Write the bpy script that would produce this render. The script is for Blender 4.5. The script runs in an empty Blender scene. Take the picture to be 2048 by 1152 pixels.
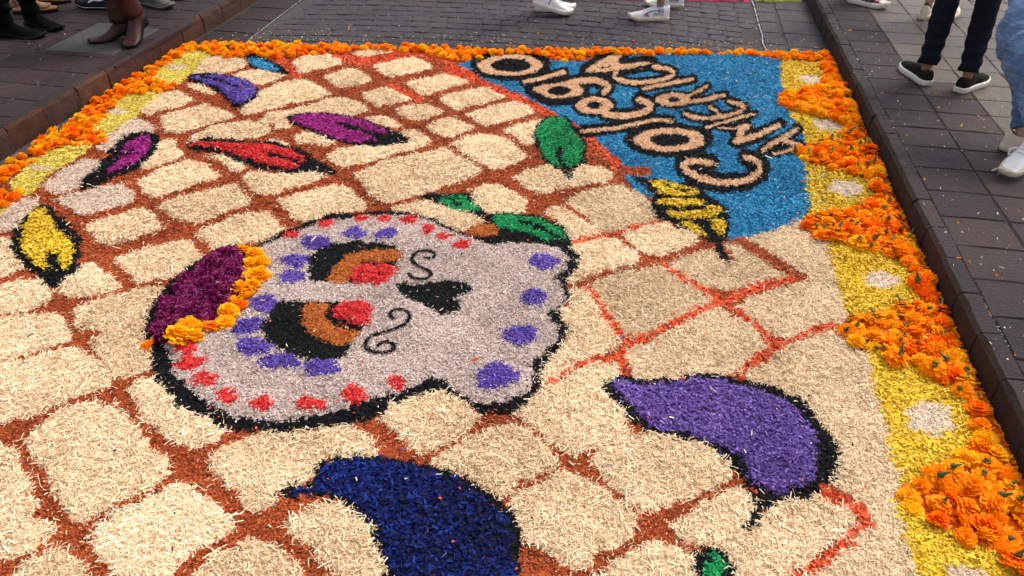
import bpy, math, random
import numpy as np
from mathutils import Vector, Matrix
rng = np.random.default_rng(7)
random.seed(7)
C = bpy.context.scene.collection
scene = bpy.context.scene

# ------------------------------------------------------------------ camera
F = 1593.0; CAMH = 1.65
def cam_axes(vx=1375.0, vy=-530.0, roll=-0.8):
    r = math.radians(roll); a, b = vx-1024, 576-vy
    a2 = a*math.cos(r)+b*math.sin(r); b2 = -a*math.sin(r)+b*math.cos(r)
    pitch = math.atan2(b2, F); yaw = math.atan2(a2, math.hypot(F, b2))
    fwd = np.array([-math.sin(yaw)*math.cos(pitch), math.cos(yaw)*math.cos(pitch), -math.sin(pitch)])
    right = np.array([math.cos(yaw), math.sin(yaw), 0.0]); up = np.cross(right, fwd)
    return right*math.cos(r)-up*math.sin(r), right*math.sin(r)+up*math.cos(r), fwd
AR, AU, AF = cam_axes()
cd = bpy.data.cameras.new('camera'); cam = bpy.data.objects.new('camera', cd); C.objects.link(cam)
cd.sensor_width = 36.0; cd.lens = F*36.0/2048.0; cd.clip_start = 0.05; cd.clip_end = 500
cam.matrix_world = Matrix(((AR[0], AU[0], -AF[0], 0), (AR[1], AU[1], -AF[1], 0), (AR[2], AU[2], -AF[2], CAMH), (0, 0, 0, 1)))
scene.camera = cam
def at(x, y, z=0.0):
    x = np.asarray(x, float); y = np.asarray(y, float)
    d = AR[:, None]*(np.atleast_1d(x)-1024)+AU[:, None]*(576-np.atleast_1d(y))+AF[:, None]*F
    t = (CAMH-z)/-d[2]
    X, Y = d[0]*t, d[1]*t
    return (float(X[0]), float(Y[0])) if x.ndim == 0 else (X, Y)
def proj(X, Y, Z=0.0):
    v = [X, Y, Z-CAMH]; dot = lambda a: a[0]*v[0]+a[1]*v[1]+a[2]*v[2]
    c = dot(AF); return 1024+F*dot(AR)/c, 576-F*dot(AU)/c

# ------------------------------------------------------------------ light
SUN_EL, SUN_AZ = 52.0, 40.0     # azimuth clockwise from +Y (street direction)
w = bpy.data.worlds.new('World'); scene.world = w; w.use_nodes = True
nt = w.node_tree; nt.nodes.clear()
sky = nt.nodes.new('ShaderNodeTexSky'); sky.sky_type = 'NISHITA'; sky.sun_disc = False
sky.sun_elevation = math.radians(SUN_EL); sky.sun_rotation = math.radians(SUN_AZ)
sky.air_density = 1.0; sky.dust_density = 3.0
hs = nt.nodes.new('ShaderNodeHueSaturation'); hs.inputs['Saturation'].default_value = 0.28
bg = nt.nodes.new('ShaderNodeBackground'); bg.inputs['Strength'].default_value = 0.138
wo = nt.nodes.new('ShaderNodeOutputWorld')
nt.links.new(sky.outputs[0], hs.inputs['Color']); nt.links.new(hs.outputs[0], bg.inputs[0]); nt.links.new(bg.outputs[0], wo.inputs[0])
sl = bpy.data.lights.new('sun', 'SUN'); sl.energy = 1.2; sl.angle = math.radians(18); sl.color = (1.0, 0.935, 0.85)
so = bpy.data.objects.new('sun', sl); C.objects.link(so)
sdir = Vector((math.sin(math.radians(SUN_AZ))*math.cos(math.radians(SUN_EL)), math.cos(math.radians(SUN_AZ))*math.cos(math.radians(SUN_EL)), math.sin(math.radians(SUN_EL))))
so.rotation_euler = sdir.to_track_quat('Z', 'Y').to_euler()
so.location = sdir*20
scene.view_settings.view_transform = 'Standard'; scene.view_settings.look = 'None'
scene.view_settings.exposure = 0.78; scene.view_settings.gamma = 1.0; scene.view_settings.use_curve_mapping = False

# ------------------------------------------------------------------ materials
def lin(r, g, b):
    f = lambda c: ((c/255)/12.92 if c/255 <= 0.04045 else (((c/255)+0.055)/1.055)**2.4)
    return (f(r), f(g), f(b), 1)
def base_mat(name, rough=0.8, spec=0.3):
    m = bpy.data.materials.new(name); m.use_nodes = True
    b = m.node_tree.nodes['Principled BSDF']; b.inputs['Roughness'].default_value = rough
    b.inputs['Specular IOR Level'].default_value = spec
    return m, m.node_tree, b
def tone_mat(name, stops, rough=0.8, spec=0.25):
    """colour picked by the per-chip attribute 'tone' (each chip of wood took the dye differently)"""
    m, t, b = base_mat(name, rough, spec)
    a = t.nodes.new('ShaderNodeAttribute'); a.attribute_name = 'tone'
    r = t.nodes.new('ShaderNodeValToRGB'); cr = r.color_ramp
    while len(cr.elements) < len(stops): cr.elements.new(0.5)
    for e, (p, c) in zip(cr.elements, stops): e.position = p; e.color = c
    t.links.new(a.outputs['Fac'], r.inputs[0]); t.links.new(r.outputs[0], b.inputs['Base Color'])
    return m
def flat_mat(name, c, rough=0.7, spec=0.3, noise=0.15, scale=60, bump=0.0, bscale=None, rough2=None):
    m, t, b = base_mat(name, rough, spec)
    tc = t.nodes.new('ShaderNodeTexCoord')
    n = t.nodes.new('ShaderNodeTexNoise'); n.inputs['Scale'].default_value = scale; n.inputs['Detail'].default_value = 6
    t.links.new(tc.outputs['Object'], n.inputs['Vector'])
    r = t.nodes.new('ShaderNodeValToRGB'); r.color_ramp.elements[0].position = 0.3; r.color_ramp.elements[1].position = 0.7
    k0, k1 = 1-noise, 1+noise
    r.color_ramp.elements[0].color = (c[0]*k0, c[1]*k0, c[2]*k0, 1); r.color_ramp.elements[1].color = (min(1, c[0]*k1), min(1, c[1]*k1), min(1, c[2]*k1), 1)
    t.links.new(n.outputs['Fac'], r.inputs[0]); t.links.new(r.outputs[0], b.inputs['Base Color'])
    if bump:
        n2 = t.nodes.new('ShaderNodeTexNoise'); n2.inputs['Scale'].default_value = bscale or scale*2; n2.inputs['Detail'].default_value = 8
        t.links.new(tc.outputs['Object'], n2.inputs['Vector'])
        bp = t.nodes.new('ShaderNodeBump'); bp.inputs['Strength'].default_value = bump; bp.inputs['Distance'].default_value = 0.004
        t.links.new(n2.outputs['Fac'], bp.inputs['Height']); t.links.new(bp.outputs[0], b.inputs['Normal'])
    return m
def stone_mat(name, cols, rough=(0.45, 0.75), scale=7.0, bump=0.5, spec=0.5):
    """worn stone: colour differs from stone to stone (Object Info random) and in blotches, fine pits and scratches"""
    m, t, b = base_mat(name, 0.6, spec); N = t.nodes.new; L = t.links.new
    oi = N('ShaderNodeObjectInfo'); geo = N('ShaderNodeNewGeometry')
    r = N('ShaderNodeValToRGB'); cr = r.color_ramp
    while len(cr.elements) < len(cols): cr.elements.new(0.5)
    for i, e in enumerate(cr.elements): e.position = i/(len(cols)-1); e.color = cols[i]
    L(oi.outputs['Random'], r.inputs[0])
    n1 = N('ShaderNodeTexNoise'); n1.inputs['Scale'].default_value = scale; n1.inputs['Detail'].default_value = 8; n1.inputs['Roughness'].default_value = 0.65
    L(geo.outputs['Position'], n1.inputs['Vector'])
    mr = N('ShaderNodeMapRange'); mr.inputs['From Min'].default_value = 0.3; mr.inputs['From Max'].default_value = 0.7; mr.inputs['To Min'].default_value = 0.6; mr.inputs['To Max'].default_value = 1.4
    L(n1.outputs['Fac'], mr.inputs['Value'])
    n4 = N('ShaderNodeTexNoise'); n4.inputs['Scale'].default_value = 1.7; n4.inputs['Detail'].default_value = 4; L(geo.outputs['Position'], n4.inputs['Vector'])
    m4 = N('ShaderNodeMapRange'); m4.inputs['From Min'].default_value = 0.35; m4.inputs['From Max'].default_value = 0.65; m4.inputs['To Min'].default_value = 0.72; m4.inputs['To Max'].default_value = 1.28; L(n4.outputs['Fac'], m4.inputs['Value'])
    mm = N('ShaderNodeMath'); mm.operation = 'MULTIPLY'; L(mr.outputs[0], mm.inputs[0]); L(m4.outputs[0], mm.inputs[1])
    mx = N('ShaderNodeVectorMath'); mx.operation = 'SCALE'; L(r.outputs[0], mx.inputs[0]); L(mm.outputs[0], mx.inputs['Scale'])
    n3 = N('ShaderNodeTexNoise'); n3.inputs['Scale'].default_value = 260; n3.inputs['Detail'].default_value = 3; L(geo.outputs['Position'], n3.inputs['Vector'])
    sp = N('ShaderNodeValToRGB'); sp.color_ramp.elements[0].position = 0.70; sp.color_ramp.elements[1].position = 0.78
    sp.color_ramp.elements[0].color = (0, 0, 0, 1); sp.color_ramp.elements[1].color = (0.05, 0.045, 0.045, 1); L(n3.outputs['Fac'], sp.inputs[0])
    ad = N('ShaderNodeVectorMath'); ad.operation = 'ADD'; L(mx.outputs[0], ad.inputs[0]); L(sp.outputs[0], ad.inputs[1])
    L(ad.outputs[0], b.inputs['Base Color'])
    rr = N('ShaderNodeMapRange'); rr.inputs['To Min'].default_value = rough[0]; rr.inputs['To Max'].default_value = rough[1]
    rr.inputs['From Min'].default_value = 0.3; rr.inputs['From Max'].default_value = 0.7
    L(n1.outputs['Fac'], rr.inputs['Value']); L(rr.outputs[0], b.inputs['Roughness'])
    n2 = N('ShaderNodeTexNoise'); n2.inputs['Scale'].default_value = scale*6; n2.inputs['Detail'].default_value = 9; n2.inputs['Roughness'].default_value = 0.7
    L(geo.outputs['Position'], n2.inputs['Vector'])
    bp = N('ShaderNodeBump'); bp.inputs['Strength'].default_value = bump; bp.inputs['Distance'].default_value = 0.014
    L(n2.outputs['Fac'], bp.inputs['Height']); L(bp.outputs[0], b.inputs['Normal'])
    return m
def dye(name, lo, mid, hi, **k):
    return tone_mat(name, [(0.0, lin(*lo)), (0.5, lin(*mid)), (1.0, lin(*hi))], **k)
SM = dict(
    cream=dye('cream_shavings', (182, 148, 110), (238, 210, 170), (255, 238, 206)),
    beige=dye('beige_shavings', (166, 136, 102), (220, 192, 154), (248, 226, 190)),
    pale=dye('pale_shavings', (176, 148, 126), (214, 190, 168), (242, 224, 204)),
    brown=dye('rust_sawdust', (106, 42, 16), (170, 76, 34), (208, 106, 54)),
    orange=dye('orange_red_chips', (170, 55, 25), (222, 82, 40), (240, 110, 65)),
    black=dye('black_sawdust', (4, 4, 6), (12, 12, 15), (34, 34, 40), spec=0.15),
    blackwarm=dye('nose_black_sawdust', (5, 7, 6), (14, 16, 15), (38, 40, 39), spec=0.15),
    skull=dye('ash_white_sawdust', (144, 124, 116), (196, 174, 164), (238, 222, 212)),
    dust=dye('dust_white_sawdust', (186, 160, 134), (222, 200, 174), (244, 228, 206)),
    red=dye('red_sawdust', (160, 24, 30), (212, 42, 44), (238, 78, 70)),
    purple=dye('purple_chips', (58, 38, 96), (104, 74, 152), (148, 116, 194)),
    violet=dye('violet_sawdust', (56, 38, 112), (92, 66, 156), (126, 100, 190)),
    magenta=dye('magenta_sawdust', (110, 12, 84), (156, 26, 120), (196, 60, 156)),
    green=dye('green_sawdust', (0, 92, 48), (10, 140, 74), (50, 178, 108)),
    yellow=dye('yellow_flakes', (176, 132, 18), (222, 184, 42), (244, 212, 66)),
    lemon=dye('lemon_shavings', (186, 160, 48), (218, 196, 86), (240, 222, 120)),
    blue=dye('sky_blue_sawdust', (12, 82, 124), (34, 130, 176), (88, 178, 212)),
    navy=dye('navy_flakes', (2, 4, 24), (5, 10, 60), (20, 48, 132), spec=0.15, rough=0.7),
    tan=dye('tan_sawdust', (184, 138, 100), (216, 172, 132), (238, 200, 162)),
    eye=dye('ochre_sawdust', (140, 66, 20), (182, 96, 34), (210, 128, 60)),
    petalbed=dye('fallen_orange_petals', (206, 78, 4), (246, 130, 12), (255, 176, 40)),
    pink=dye('pink_sawdust', (160, 30, 60), (205, 50, 90), (225, 90, 130)),
    lime=dye('lime_sawdust', (110, 120, 20), (165, 170, 40), (200, 200, 80)),
)
#           chip length, width (m), kind, density per m2, mound height (m)
CHIP = dict(cream=(0.0140, 0.0023, 's', 43000, 0.018), beige=(0.0120, 0.0022, 's', 43000, 0.012), pale=(0.0125, 0.0024, 's', 36000, 0.016),
    petalbed=(0.016, 0.008, 'f', 12000, 0.014), brown=(0.0060, 0.0040, 'f', 52000, 0.011), orange=(0.010, 0.0075, 'f', 24000, 0.012), black=(0.0085, 0.0036, 'f', 46000, 0.014),
    blackwarm=(0.007, 0.0035, 'f', 46000, 0.014), dust=(0.0075, 0.003, 'f', 50000, 0.018), skull=(0.0070, 0.0030, 'f', 56000, 0.020), red=(0.010, 0.005, 'f', 36000, 0.026),
    purple=(0.0095, 0.0055, 'f', 34000, 0.020), violet=(0.0095, 0.0045, 'f', 42000, 0.026), magenta=(0.012, 0.0045, 'f', 32000, 0.022),
    green=(0.0110, 0.004, 'f', 34000, 0.020), yellow=(0.0090, 0.0065, 'f', 30000, 0.018), lemon=(0.012, 0.0035, 's', 30000, 0.018),
    blue=(0.0095, 0.0035, 'f', 38000, 0.016), navy=(0.011, 0.0075, 'f', 26000, 0.022), tan=(0.0060, 0.0032, 'f', 50000, 0.018),
    eye=(0.007, 0.0035, 'f', 46000, 0.02), pink=(0.012, 0.006, 'f', 9000, 0.02), lime=(0.012, 0.006, 'f', 9000, 0.02))

# ------------------------------------------------------------------ helpers
def tag(o, label=None, cat=None, group=None, kind=None):
    if label: o['label'] = label
    if cat: o['category'] = cat
    if group: o['group'] = group
    if kind: o['kind'] = kind
    return o
def empty(name, loc=(0, 0, 0), **k):
    o = bpy.data.objects.new(name, None); o.location = loc; o.empty_display_size = 0.05; C.objects.link(o)
    return tag(o, **k)
def link(name, me, parent=None, loc=None):
    o = bpy.data.objects.new(name, me); C.objects.link(o)
    if parent is not None: o.parent = parent
    if loc is not None: o.location = loc
    return o
def mesh(name, V, Fc, mat, smooth=False):
    me = bpy.data.meshes.new(name); me.from_pydata([tuple(v) for v in V], [], [tuple(f) for f in Fc]); me.materials.append(mat)
    if smooth: me.shade_smooth()
    me.update(); return me
def quadmesh(name, V, Q, tone, mat):
    """fast mesh of quads from numpy arrays, one tone value per quad"""
    me = bpy.data.meshes.new(name); n = len(Q)
    me.vertices.add(len(V)); me.vertices.foreach_set('co', np.ascontiguousarray(V, np.float32).ravel())
    me.loops.add(4*n); me.loops.foreach_set('vertex_index', np.ascontiguousarray(Q, np.int32).ravel())
    me.polygons.add(n); me.polygons.foreach_set('loop_start', np.arange(0, 4*n, 4, dtype=np.int32))
    me.update(calc_edges=True)
    a = me.attributes.new('tone', 'FLOAT', 'FACE'); a.data.foreach_set('value', np.ascontiguousarray(tone, np.float32))
    me.materials.append(mat); return me
def vnoise(shape, step):
    gy, gx = int(shape[0]/step)+3, int(shape[1]/step)+3
    g = rng.random((gy, gx))
    y = np.arange(shape[0])/step; x = np.arange(shape[1])/step
    yi = y.astype(int); xi = x.astype(int); fy = (y-yi)[:, None]; fx = (x-xi)[None, :]
    fy = fy*fy*(3-2*fy); fx = fx*fx*(3-2*fx)
    a = g[yi][:, xi]; b = g[yi][:, xi+1]; c = g[yi+1][:, xi]; d = g[yi+1][:, xi+1]
    return (a*(1-fx)+b*fx)*(1-fy)+(c*(1-fx)+d*fx)*fy
def chaikin(P, closed=True, n=2):
    P = np.asarray(P, float)
    for _ in range(n):
        A = P; B = np.roll(P, -1, 0)
        if not closed: A = P[:-1]; B = P[1:]
        Q = np.empty((2*len(A), 2)); Q[0::2] = 0.75*A+0.25*B; Q[1::2] = 0.25*A+0.75*B
        if not closed: Q = np.vstack([P[:1], Q, P[-1:]])
        P = Q
    return P
def pip(px, py, P):
    inside = np.zeros(px.shape, bool); n = len(P); j = n-1
    for i in range(n):
        xi, yi = P[i]; xj, yj = P[j]
        if yi != yj:
            c = ((yi > py) != (yj > py)) & (px < (xj-xi)*(py-yi)/(yj-yi)+xi); inside ^= c
        j = i
    return inside
# ------------------------------------------------------------------ the sawdust carpet
# One grid over the carpet (1 cm cells); every heap of sawdust takes its own cells, so heaps butt together and never overlap.
CELL = 0.01; X0, X1, Y0, Y1 = -2.93, 1.12, 0.80, 5.30
nx, ny = int(round((X1-X0)/CELL)), int(round((Y1-Y0)/CELL))
cx = X0+(np.arange(nx)+0.5)*CELL; cy = Y0+(np.arange(ny)+0.5)*CELL
GX, GY = np.meshgrid(cx, cy)
wx = (vnoise((ny, nx), 5)-0.5)*0.014+(vnoise((ny, nx), 1.6)-0.5)*0.017
wy = (vnoise((ny, nx), 5)-0.5)*0.014+(vnoise((ny, nx), 1.6)-0.5)*0.017
PU, PV = proj(GX+wx, GY+wy, 0.017)
ID = np.full((ny, nx), -1, np.int32)
OBJ = []      # (name, parent key, material, label, mound scale)
KEYS = {}
def region(key, name, parent, mat, label=None, hs=1.0):
    KEYS[key] = len(OBJ); OBJ.append(dict(key=key, name=name, parent=parent, mat=mat, label=label, hs=hs)); return KEYS[key]
def bb(P, pad=0):
    P = np.asarray(P); x0, y0 = P.min(0)-pad; x1, y1 = P.max(0)+pad
    return np.where((PU >= x0) & (PU <= x1) & (PV >= y0) & (PV <= y1))
def poly(i, P, closed_smooth=True, only=None):
    P = chaikin(P, n=2) if closed_smooth else np.asarray(P, float)
    r, c = bb(P); m = pip(PU[r, c], PV[r, c], P)
    if only is not None: m &= np.isin(ID[r, c], only)
    ID[r[m], c[m]] = i
def ell(i, x, y, rx, ry, rot=0.0, wob=0.12):
    a = np.linspace(0, 2*np.pi, 18, endpoint=False); k = 1+(rng.random(18)-0.5)*2*wob
    X = rx*np.cos(a)*k; Y = ry*np.sin(a)*k; cr, sr = math.cos(rot), math.sin(rot)
    poly(i, np.stack([x+X*cr-Y*sr, y+X*sr+Y*cr], 1))
def stroke(i, P, wd, smooth=True, closed=False, only=None):
    """paint along a line; wd = width in photo pixels"""
    P = chaikin(P, closed, 2) if smooth else np.asarray(P, float)
    if closed: P = np.vstack([P, P[:1]])
    r, c = bb(P, wd)
    if not len(r): return
    px, py = PU[r, c], PV[r, c]; d = np.full(px.shape, 1e9)
    for k in range(len(P)-1):
        ax, ay = P[k]; bx, by = P[k+1]; L = (bx-ax)**2+(by-ay)**2
        t = np.clip(((px-ax)*(bx-ax)+(py-ay)*(by-ay))/max(L, 1e-9), 0, 1)
        d = np.minimum(d, np.hypot(px-ax-t*(bx-ax), py-ay-t*(by-ay)))
    m = d < wd/2
    if only is not None: m &= np.isin(ID[r, c], only)
    ID[r[m], c[m]] = i
def pts(s): 
    v = [float(q) for q in s.replace(',', ' ').split()]; return np.array(v).reshape(-1, 2)

THINGS = {}   # key -> (name, label, category, group)
THINGS['carpet'] = ('sawdust_carpet', 'long dyed sawdust carpet laid on the street like cream paving stones with rust joints', 'sawdust carpet', None)
g = region('ground', 'rust_sawdust', 'carpet', 'brown')
# footprint: straight ends just under the flower borders
foot = pts('-120,440 0,348 100,292 190,226 300,150 395,100 700,98 1100,108 1640,112 1668,118 1706,215 1760,315 1815,430 1870,570 1925,680 1975,790 2030,920 2075,1010 2120,1130 2300,1500 -700,1500 -700,900')
poly(g, foot, False)
TILES = [
('cream','382,147 410,117 440,110 475,113 493,120 494,133 470,140 425,150'),('cream','462,152 505,139 535,142 572,152 555,160 520,168 500,166 478,158'),
('cream','375,168 400,170 432,185 425,191 400,185 380,175'),('cream','278,220 310,190 355,179 388,200 370,210 295,230'),
('cream','318,233 410,208 468,228 465,236 360,266 335,265'),('pale','193,300 208,272 255,240 280,236 313,257 305,265 270,275 240,290 225,305'),
('cream','372,284 395,266 430,250 500,240 534,253 540,264 520,275 480,278 430,277'),('cream','476,224 515,185 560,165 610,159 652,180 664,187 640,197 560,213 510,226 490,229'),
('cream','583,122 620,109 667,107 688,123 684,128 600,147 592,138'),('cream','705,102 747,98 787,99 797,106 725,120 712,112'),
('cream','743,132 820,111 835,115 867,133 857,139 785,155 770,151 755,141'),('cream','648,152 662,146 710,136 747,160 732,166 687,176 670,173'),
('cream','810,165 895,146 922,158 938,165 852,191 840,188'),('cream','717,187 787,171 823,197 812,203 757,213 735,201'),
('cream','880,197 902,188 970,174 1012,192 1007,198 912,221 895,213'),('cream','788,220 812,211 857,208 885,222 880,229 832,243 812,237'),
('cream','932,228 952,220 1025,203 1062,213 1070,225 1050,233 972,253 957,250'),('cream','854,255 872,241 900,233 945,252 948,257 902,276 885,275 860,263'),
('cream','727,235 760,230 782,236 802,252 790,259 762,249 740,243'),('cream','788,268 830,259 852,272 857,283 835,291 798,287'),
('cream','514,240 537,227 597,215 652,199 692,195 732,210 738,221 700,231 600,230 570,233 585,255 555,261 540,250 520,246'),
('cream','583,275 612,264 640,269 672,285 655,294 600,287'),('cream','500,288 545,279 585,284 575,296 530,293'),
('cream','1006,258 1030,250 1080,238 1090,247 1077,265 1073,287 1050,289 1028,276'),('cream','903,288 935,272 970,266 1005,273 1043,297 1056,313 1035,326 1000,338 980,336 948,322 912,297'),
('cream','652,313 680,298 750,285 830,284 855,278 864,285 840,295 687,337 668,331'),
('cream','706,350 762,323 887,296 909,308 966,340 942,355 887,374 807,399 772,405 742,396 726,371'),
('cream','483,358 505,344 560,347 630,343 660,352 620,367 540,392 515,389'),('cream','412,313 441,309 492,335 480,344 462,340 438,322'),
('cream','274,363 325,336 375,321 412,326 438,355 370,377 310,394 293,386'),('cream','316,411 360,393 470,368 499,400 497,409 400,445 372,446 346,436'),
('cream','274,333 290,313 320,283 347,278 364,305 360,316 290,340'),('pale','86,370 120,343 165,316 202,322 195,342 162,368 140,384 107,390 94,379'),
('pale','106,397 215,368 245,368 271,385 272,401 175,432 158,430 120,409'),('cream','174,448 275,418 294,416 328,453 327,459 225,492 208,490 187,472'),
('cream','394,468 405,456 487,426 530,422 550,436 572,458 550,472 515,487 490,487 470,492 432,502 414,487'),
('cream','556,403 587,391 672,368 707,383 731,413 727,421 652,432 607,445 585,437 569,416'),
('cream','780,415 850,400 882,401 950,428 974,448 937,462 912,460 875,442 837,432 798,424'),
('cream','942,385 967,368 992,366 1025,380 1061,405 1040,430 1000,434 965,427 947,406'),
('cream','228,522 275,501 367,476 408,515 390,538 350,552 275,568 260,553 242,535'),
('cream','106,580 125,558 155,531 190,528 210,545 239,570 225,585 160,594 123,592'),
('cream','-40,478 25,476 28,500 50,525 48,537 0,557 -40,567'),('pale','-40,446 0,418 40,398 78,393 72,420 50,440 35,456 0,465 -40,465'),
('cream','-40,592 0,573 40,560 87,560 95,572 104,602 70,617 0,630 -40,637'),
('cream','140,621 175,601 275,579 333,570 312,600 297,642 240,657 205,665 173,660 152,644'),
('cream','-40,643 0,633 107,623 127,641 148,668 142,685 100,694 50,710 0,724 -40,737'),
('cream','186,678 237,656 294,646 292,690 299,728 307,743 270,750 230,758 210,737 194,706'),
('cream','-40,738 0,728 107,701 160,695 192,723 225,756 217,775 175,789 75,829 0,845 -40,852'),
('cream','260,785 268,768 308,750 337,778 352,800 380,815 432,835 452,860 430,882 390,907 368,892 335,875 308,852 283,830'),
('cream','49,879 67,859 100,838 125,820 187,804 234,810 250,826 276,864 302,887 325,912 341,936 333,957 300,978 245,1006 207,1026 165,1041 138,1031 117,1006 102,970 77,922 54,895'),
('cream','-40,878 0,887 37,901 53,946 67,994 78,1011 66,1034 100,1037 113,1064 75,1098 45,1108 0,1118 -40,1127'),
('cream','20,1152 50,1127 95,1104 140,1104 165,1124 176,1150 174,1200 0,1200'),
('cream','174,1079 190,1057 225,1027 275,1007 345,967 377,964 412,994 448,1019 471,1044 449,1073 425,1088 362,1123 349,1143 340,1157 230,1150 210,1131 187,1110'),
('cream','408,925 437,897 487,875 560,857 600,856 675,844 699,846 731,868 748,885 758,905 748,918 640,921 627,940 628,950 600,972 570,977 560,987 565,1002 540,1014 512,1027 495,1015 467,983 447,961 421,941'),
('cream','755,836 765,818 787,799 837,784 894,784 939,812 968,833 940,854 915,875 887,892 850,907 820,898 799,871 773,851'),
('cream','374,1155 400,1132 425,1114 487,1082 520,1072 547,1088 575,1104 598,1126 618,1155 600,1200 366,1200'),
('cream','566,1054 580,1037 632,1009 672,1002 704,1009 730,1028 747,1049 752,1084 768,1104 770,1139 775,1155 778,1200 698,1200 670,1154 645,1126 618,1114 625,1090 593,1077 577,1067'),
('cream','1107,631 1139,609 1141,578 1176,574 1184,589 1201,614 1216,632 1231,654 1252,686 1199,710 1164,725 1131,740 1109,763 1083,768 1080,728 1109,701 1129,676 1127,658'),
('cream','1026,821 1074,786 1082,771 1114,759 1179,726 1209,721 1244,730 1244,751 1216,769 1206,781 1231,806 1256,828 1251,851 1272,866 1260,878 1184,901 1149,913 1127,906 1102,882 1058,852 1042,842'),
('cream','1132,498 1144,493 1184,483 1236,478 1282,515 1276,527 1239,535 1184,550 1134,570 1115,560 1143,540 1148,515'),
('cream','1083,423 1111,413 1141,423 1199,463 1196,475 1156,482 1135,472 1122,454 1113,439'),
('beige','1127,405 1149,388 1214,368 1241,368 1276,386 1306,403 1308,428 1317,435 1249,462 1219,462 1182,450 1172,431 1151,419'),
('cream','1025,353 1084,331 1111,333 1136,358 1146,343 1164,331 1199,331 1230,348 1211,365 1137,375 1087,387 1052,375'),
('cream','1247,470 1299,448 1336,446 1394,473 1396,484 1324,512 1297,510 1271,494'),
('beige','1337,528 1361,511 1414,496 1433,500 1461,520 1474,525 1453,497 1445,485 1482,488 1513,507 1538,524 1562,528 1585,550 1567,562 1536,570 1500,574 1450,577 1398,572 1366,556'),
('beige','1490,473 1540,458 1575,444 1608,436 1645,468 1675,488 1668,515 1675,545 1680,576 1695,610 1703,640 1668,653 1620,664 1580,674 1555,674 1528,655 1503,635 1474,612 1488,598 1540,580 1612,559 1616,549 1562,518 1522,493'),
('beige','1180,565 1224,546 1311,531 1338,538 1363,556 1392,572 1430,592 1426,611 1388,628 1321,653 1274,678 1247,676 1234,658 1222,628 1197,598 1176,577'),
('beige','1246,716 1264,691 1299,681 1399,629 1434,614 1456,622 1501,649 1537,682 1537,703 1488,730 1463,751 1424,748 1349,763 1299,763 1267,751 1259,733'),
('beige','1482,760 1497,731 1534,711 1574,691 1611,671 1661,657 1695,665 1720,690 1738,712 1750,750 1765,800 1775,840 1780,880 1790,910 1800,935 1806,975 1795,1000 1800,1050 1815,1090 1840,1140 1845,1160 1860,1230 1620,1230 1600,1150 1655,1120 1690,1080 1718,1050 1735,1040 1725,1015 1700,990 1660,970 1640,940 1600,850 1560,790 1520,770'),
('cream','1332,1046 1384,1032 1400,1008 1450,983 1480,973 1507,990 1512,1010 1492,1040 1487,1060 1497,1080 1470,1097 1420,1102 1384,1087 1348,1066'),
('cream','1493,1080 1515,1038 1560,1003 1600,983 1640,982 1678,1004 1713,1032 1714,1046 1692,1070 1641,1103 1620,1127 1592,1142 1572,1160 1562,1200 1468,1200 1462,1160 1448,1120 1438,1105 1470,1093'),
('cream','1177,929 1192,904 1261,877 1299,860 1334,867 1376,877 1446,899 1473,931 1471,953 1449,971 1401,983 1376,1011 1299,1031 1272,1021 1247,996 1214,970 1197,947'),
('cream','863,919 887,904 937,877 970,860 1029,843 1052,853 1078,878 1102,897 1119,918 1113,938 1069,951 1041,966 1026,987 997,1001 972,991 960,967 910,945 866,931'),
('cream','1015,1014 1037,987 1074,967 1129,944 1156,949 1176,967 1211,982 1226,1002 1266,1018 1279,1041 1271,1061 1244,1086 1199,1106 1184,1126 1144,1138 1117,1122 1084,1096 1047,1078 1042,1050 1024,1037'),
('cream','1182,1155 1224,1127 1274,1092 1319,1077 1351,1092 1381,1109 1388,1130 1404,1155 1400,1200 1176,1200')]
for k, (mt, s) in enumerate(TILES): poly(region('t%d' % k, 'tile', 'carpet', mt), pts(s), False)
# the pattern goes on past the left and bottom edges of the photograph
off = (PU < -30) | (PV > 1185); a = math.radians(24)
lu = (GX*math.cos(a)+GY*math.sin(a))/0.24; lv = (-GX*math.sin(a)+GY*math.cos(a))/0.20; lu = lu+0.5*(np.floor(lv) % 2)
fu, fv = lu-np.floor(lu), lv-np.floor(lv); inside = off & (ID == g) & (fu > 0.12) & (fv > 0.14)
lab = (np.floor(lu)*1000+np.floor(lv)).astype(int)
for v in np.unique(lab[inside]):
    m = inside & (lab == v)
    if m.sum() > 60: ID[m] = region('e%d' % v, 'tile', 'carpet', 'cream')
# ragged, thin rust joints where sawdust ran out is left to the scattered chips; coarse orange-red joints:
oi = region('orange', 'orange_joint', 'carpet', 'orange', 'coarse orange-red wood chips laid as joints')
for s, wd in (('1134,492 1150,486 1214,472', 13), ('1240,466 1276,452 1311,442', 9), ('1326,528 1349,543 1389,566 1412,581 1436,598 1479,621 1511,651 1545,682', 11),
    ('1174,576 1209,616 1229,651 1249,681 1269,686 1324,656 1386,628 1436,603 1499,581 1536,567 1581,558 1603,551', 14), ('1262,690 1234,713 1174,726 1134,741 1108,762', 13),
    ('1238,716 1252,752', 14), ('1556,684 1536,703 1490,734 1479,762', 15), ('1536,684 1576,682 1594,673 1628,660 1668,650', 12),
    ('1641,982 1676,1001 1711,1011 1731,1034 1726,1054 1711,1071 1686,1094 1661,1116 1611,1139 1580,1158', 19),
    ('902,140 957,153 1024,186 1094,216 1170,252 1200,296 1252,336', 26), ('562,122 592,150', 18), ('672,108 712,122 762,118 807,107 862,106 905,124', 17), ('782,172 838,197', 13)):
    stroke(oi, pts(s), wd)
poly(oi, pts('1540,672 1560,674 1582,682 1570,695 1545,712 1532,700'))
ID[(ID == oi) & (rng.random(ID.shape) < 0.10)] = g
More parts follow.
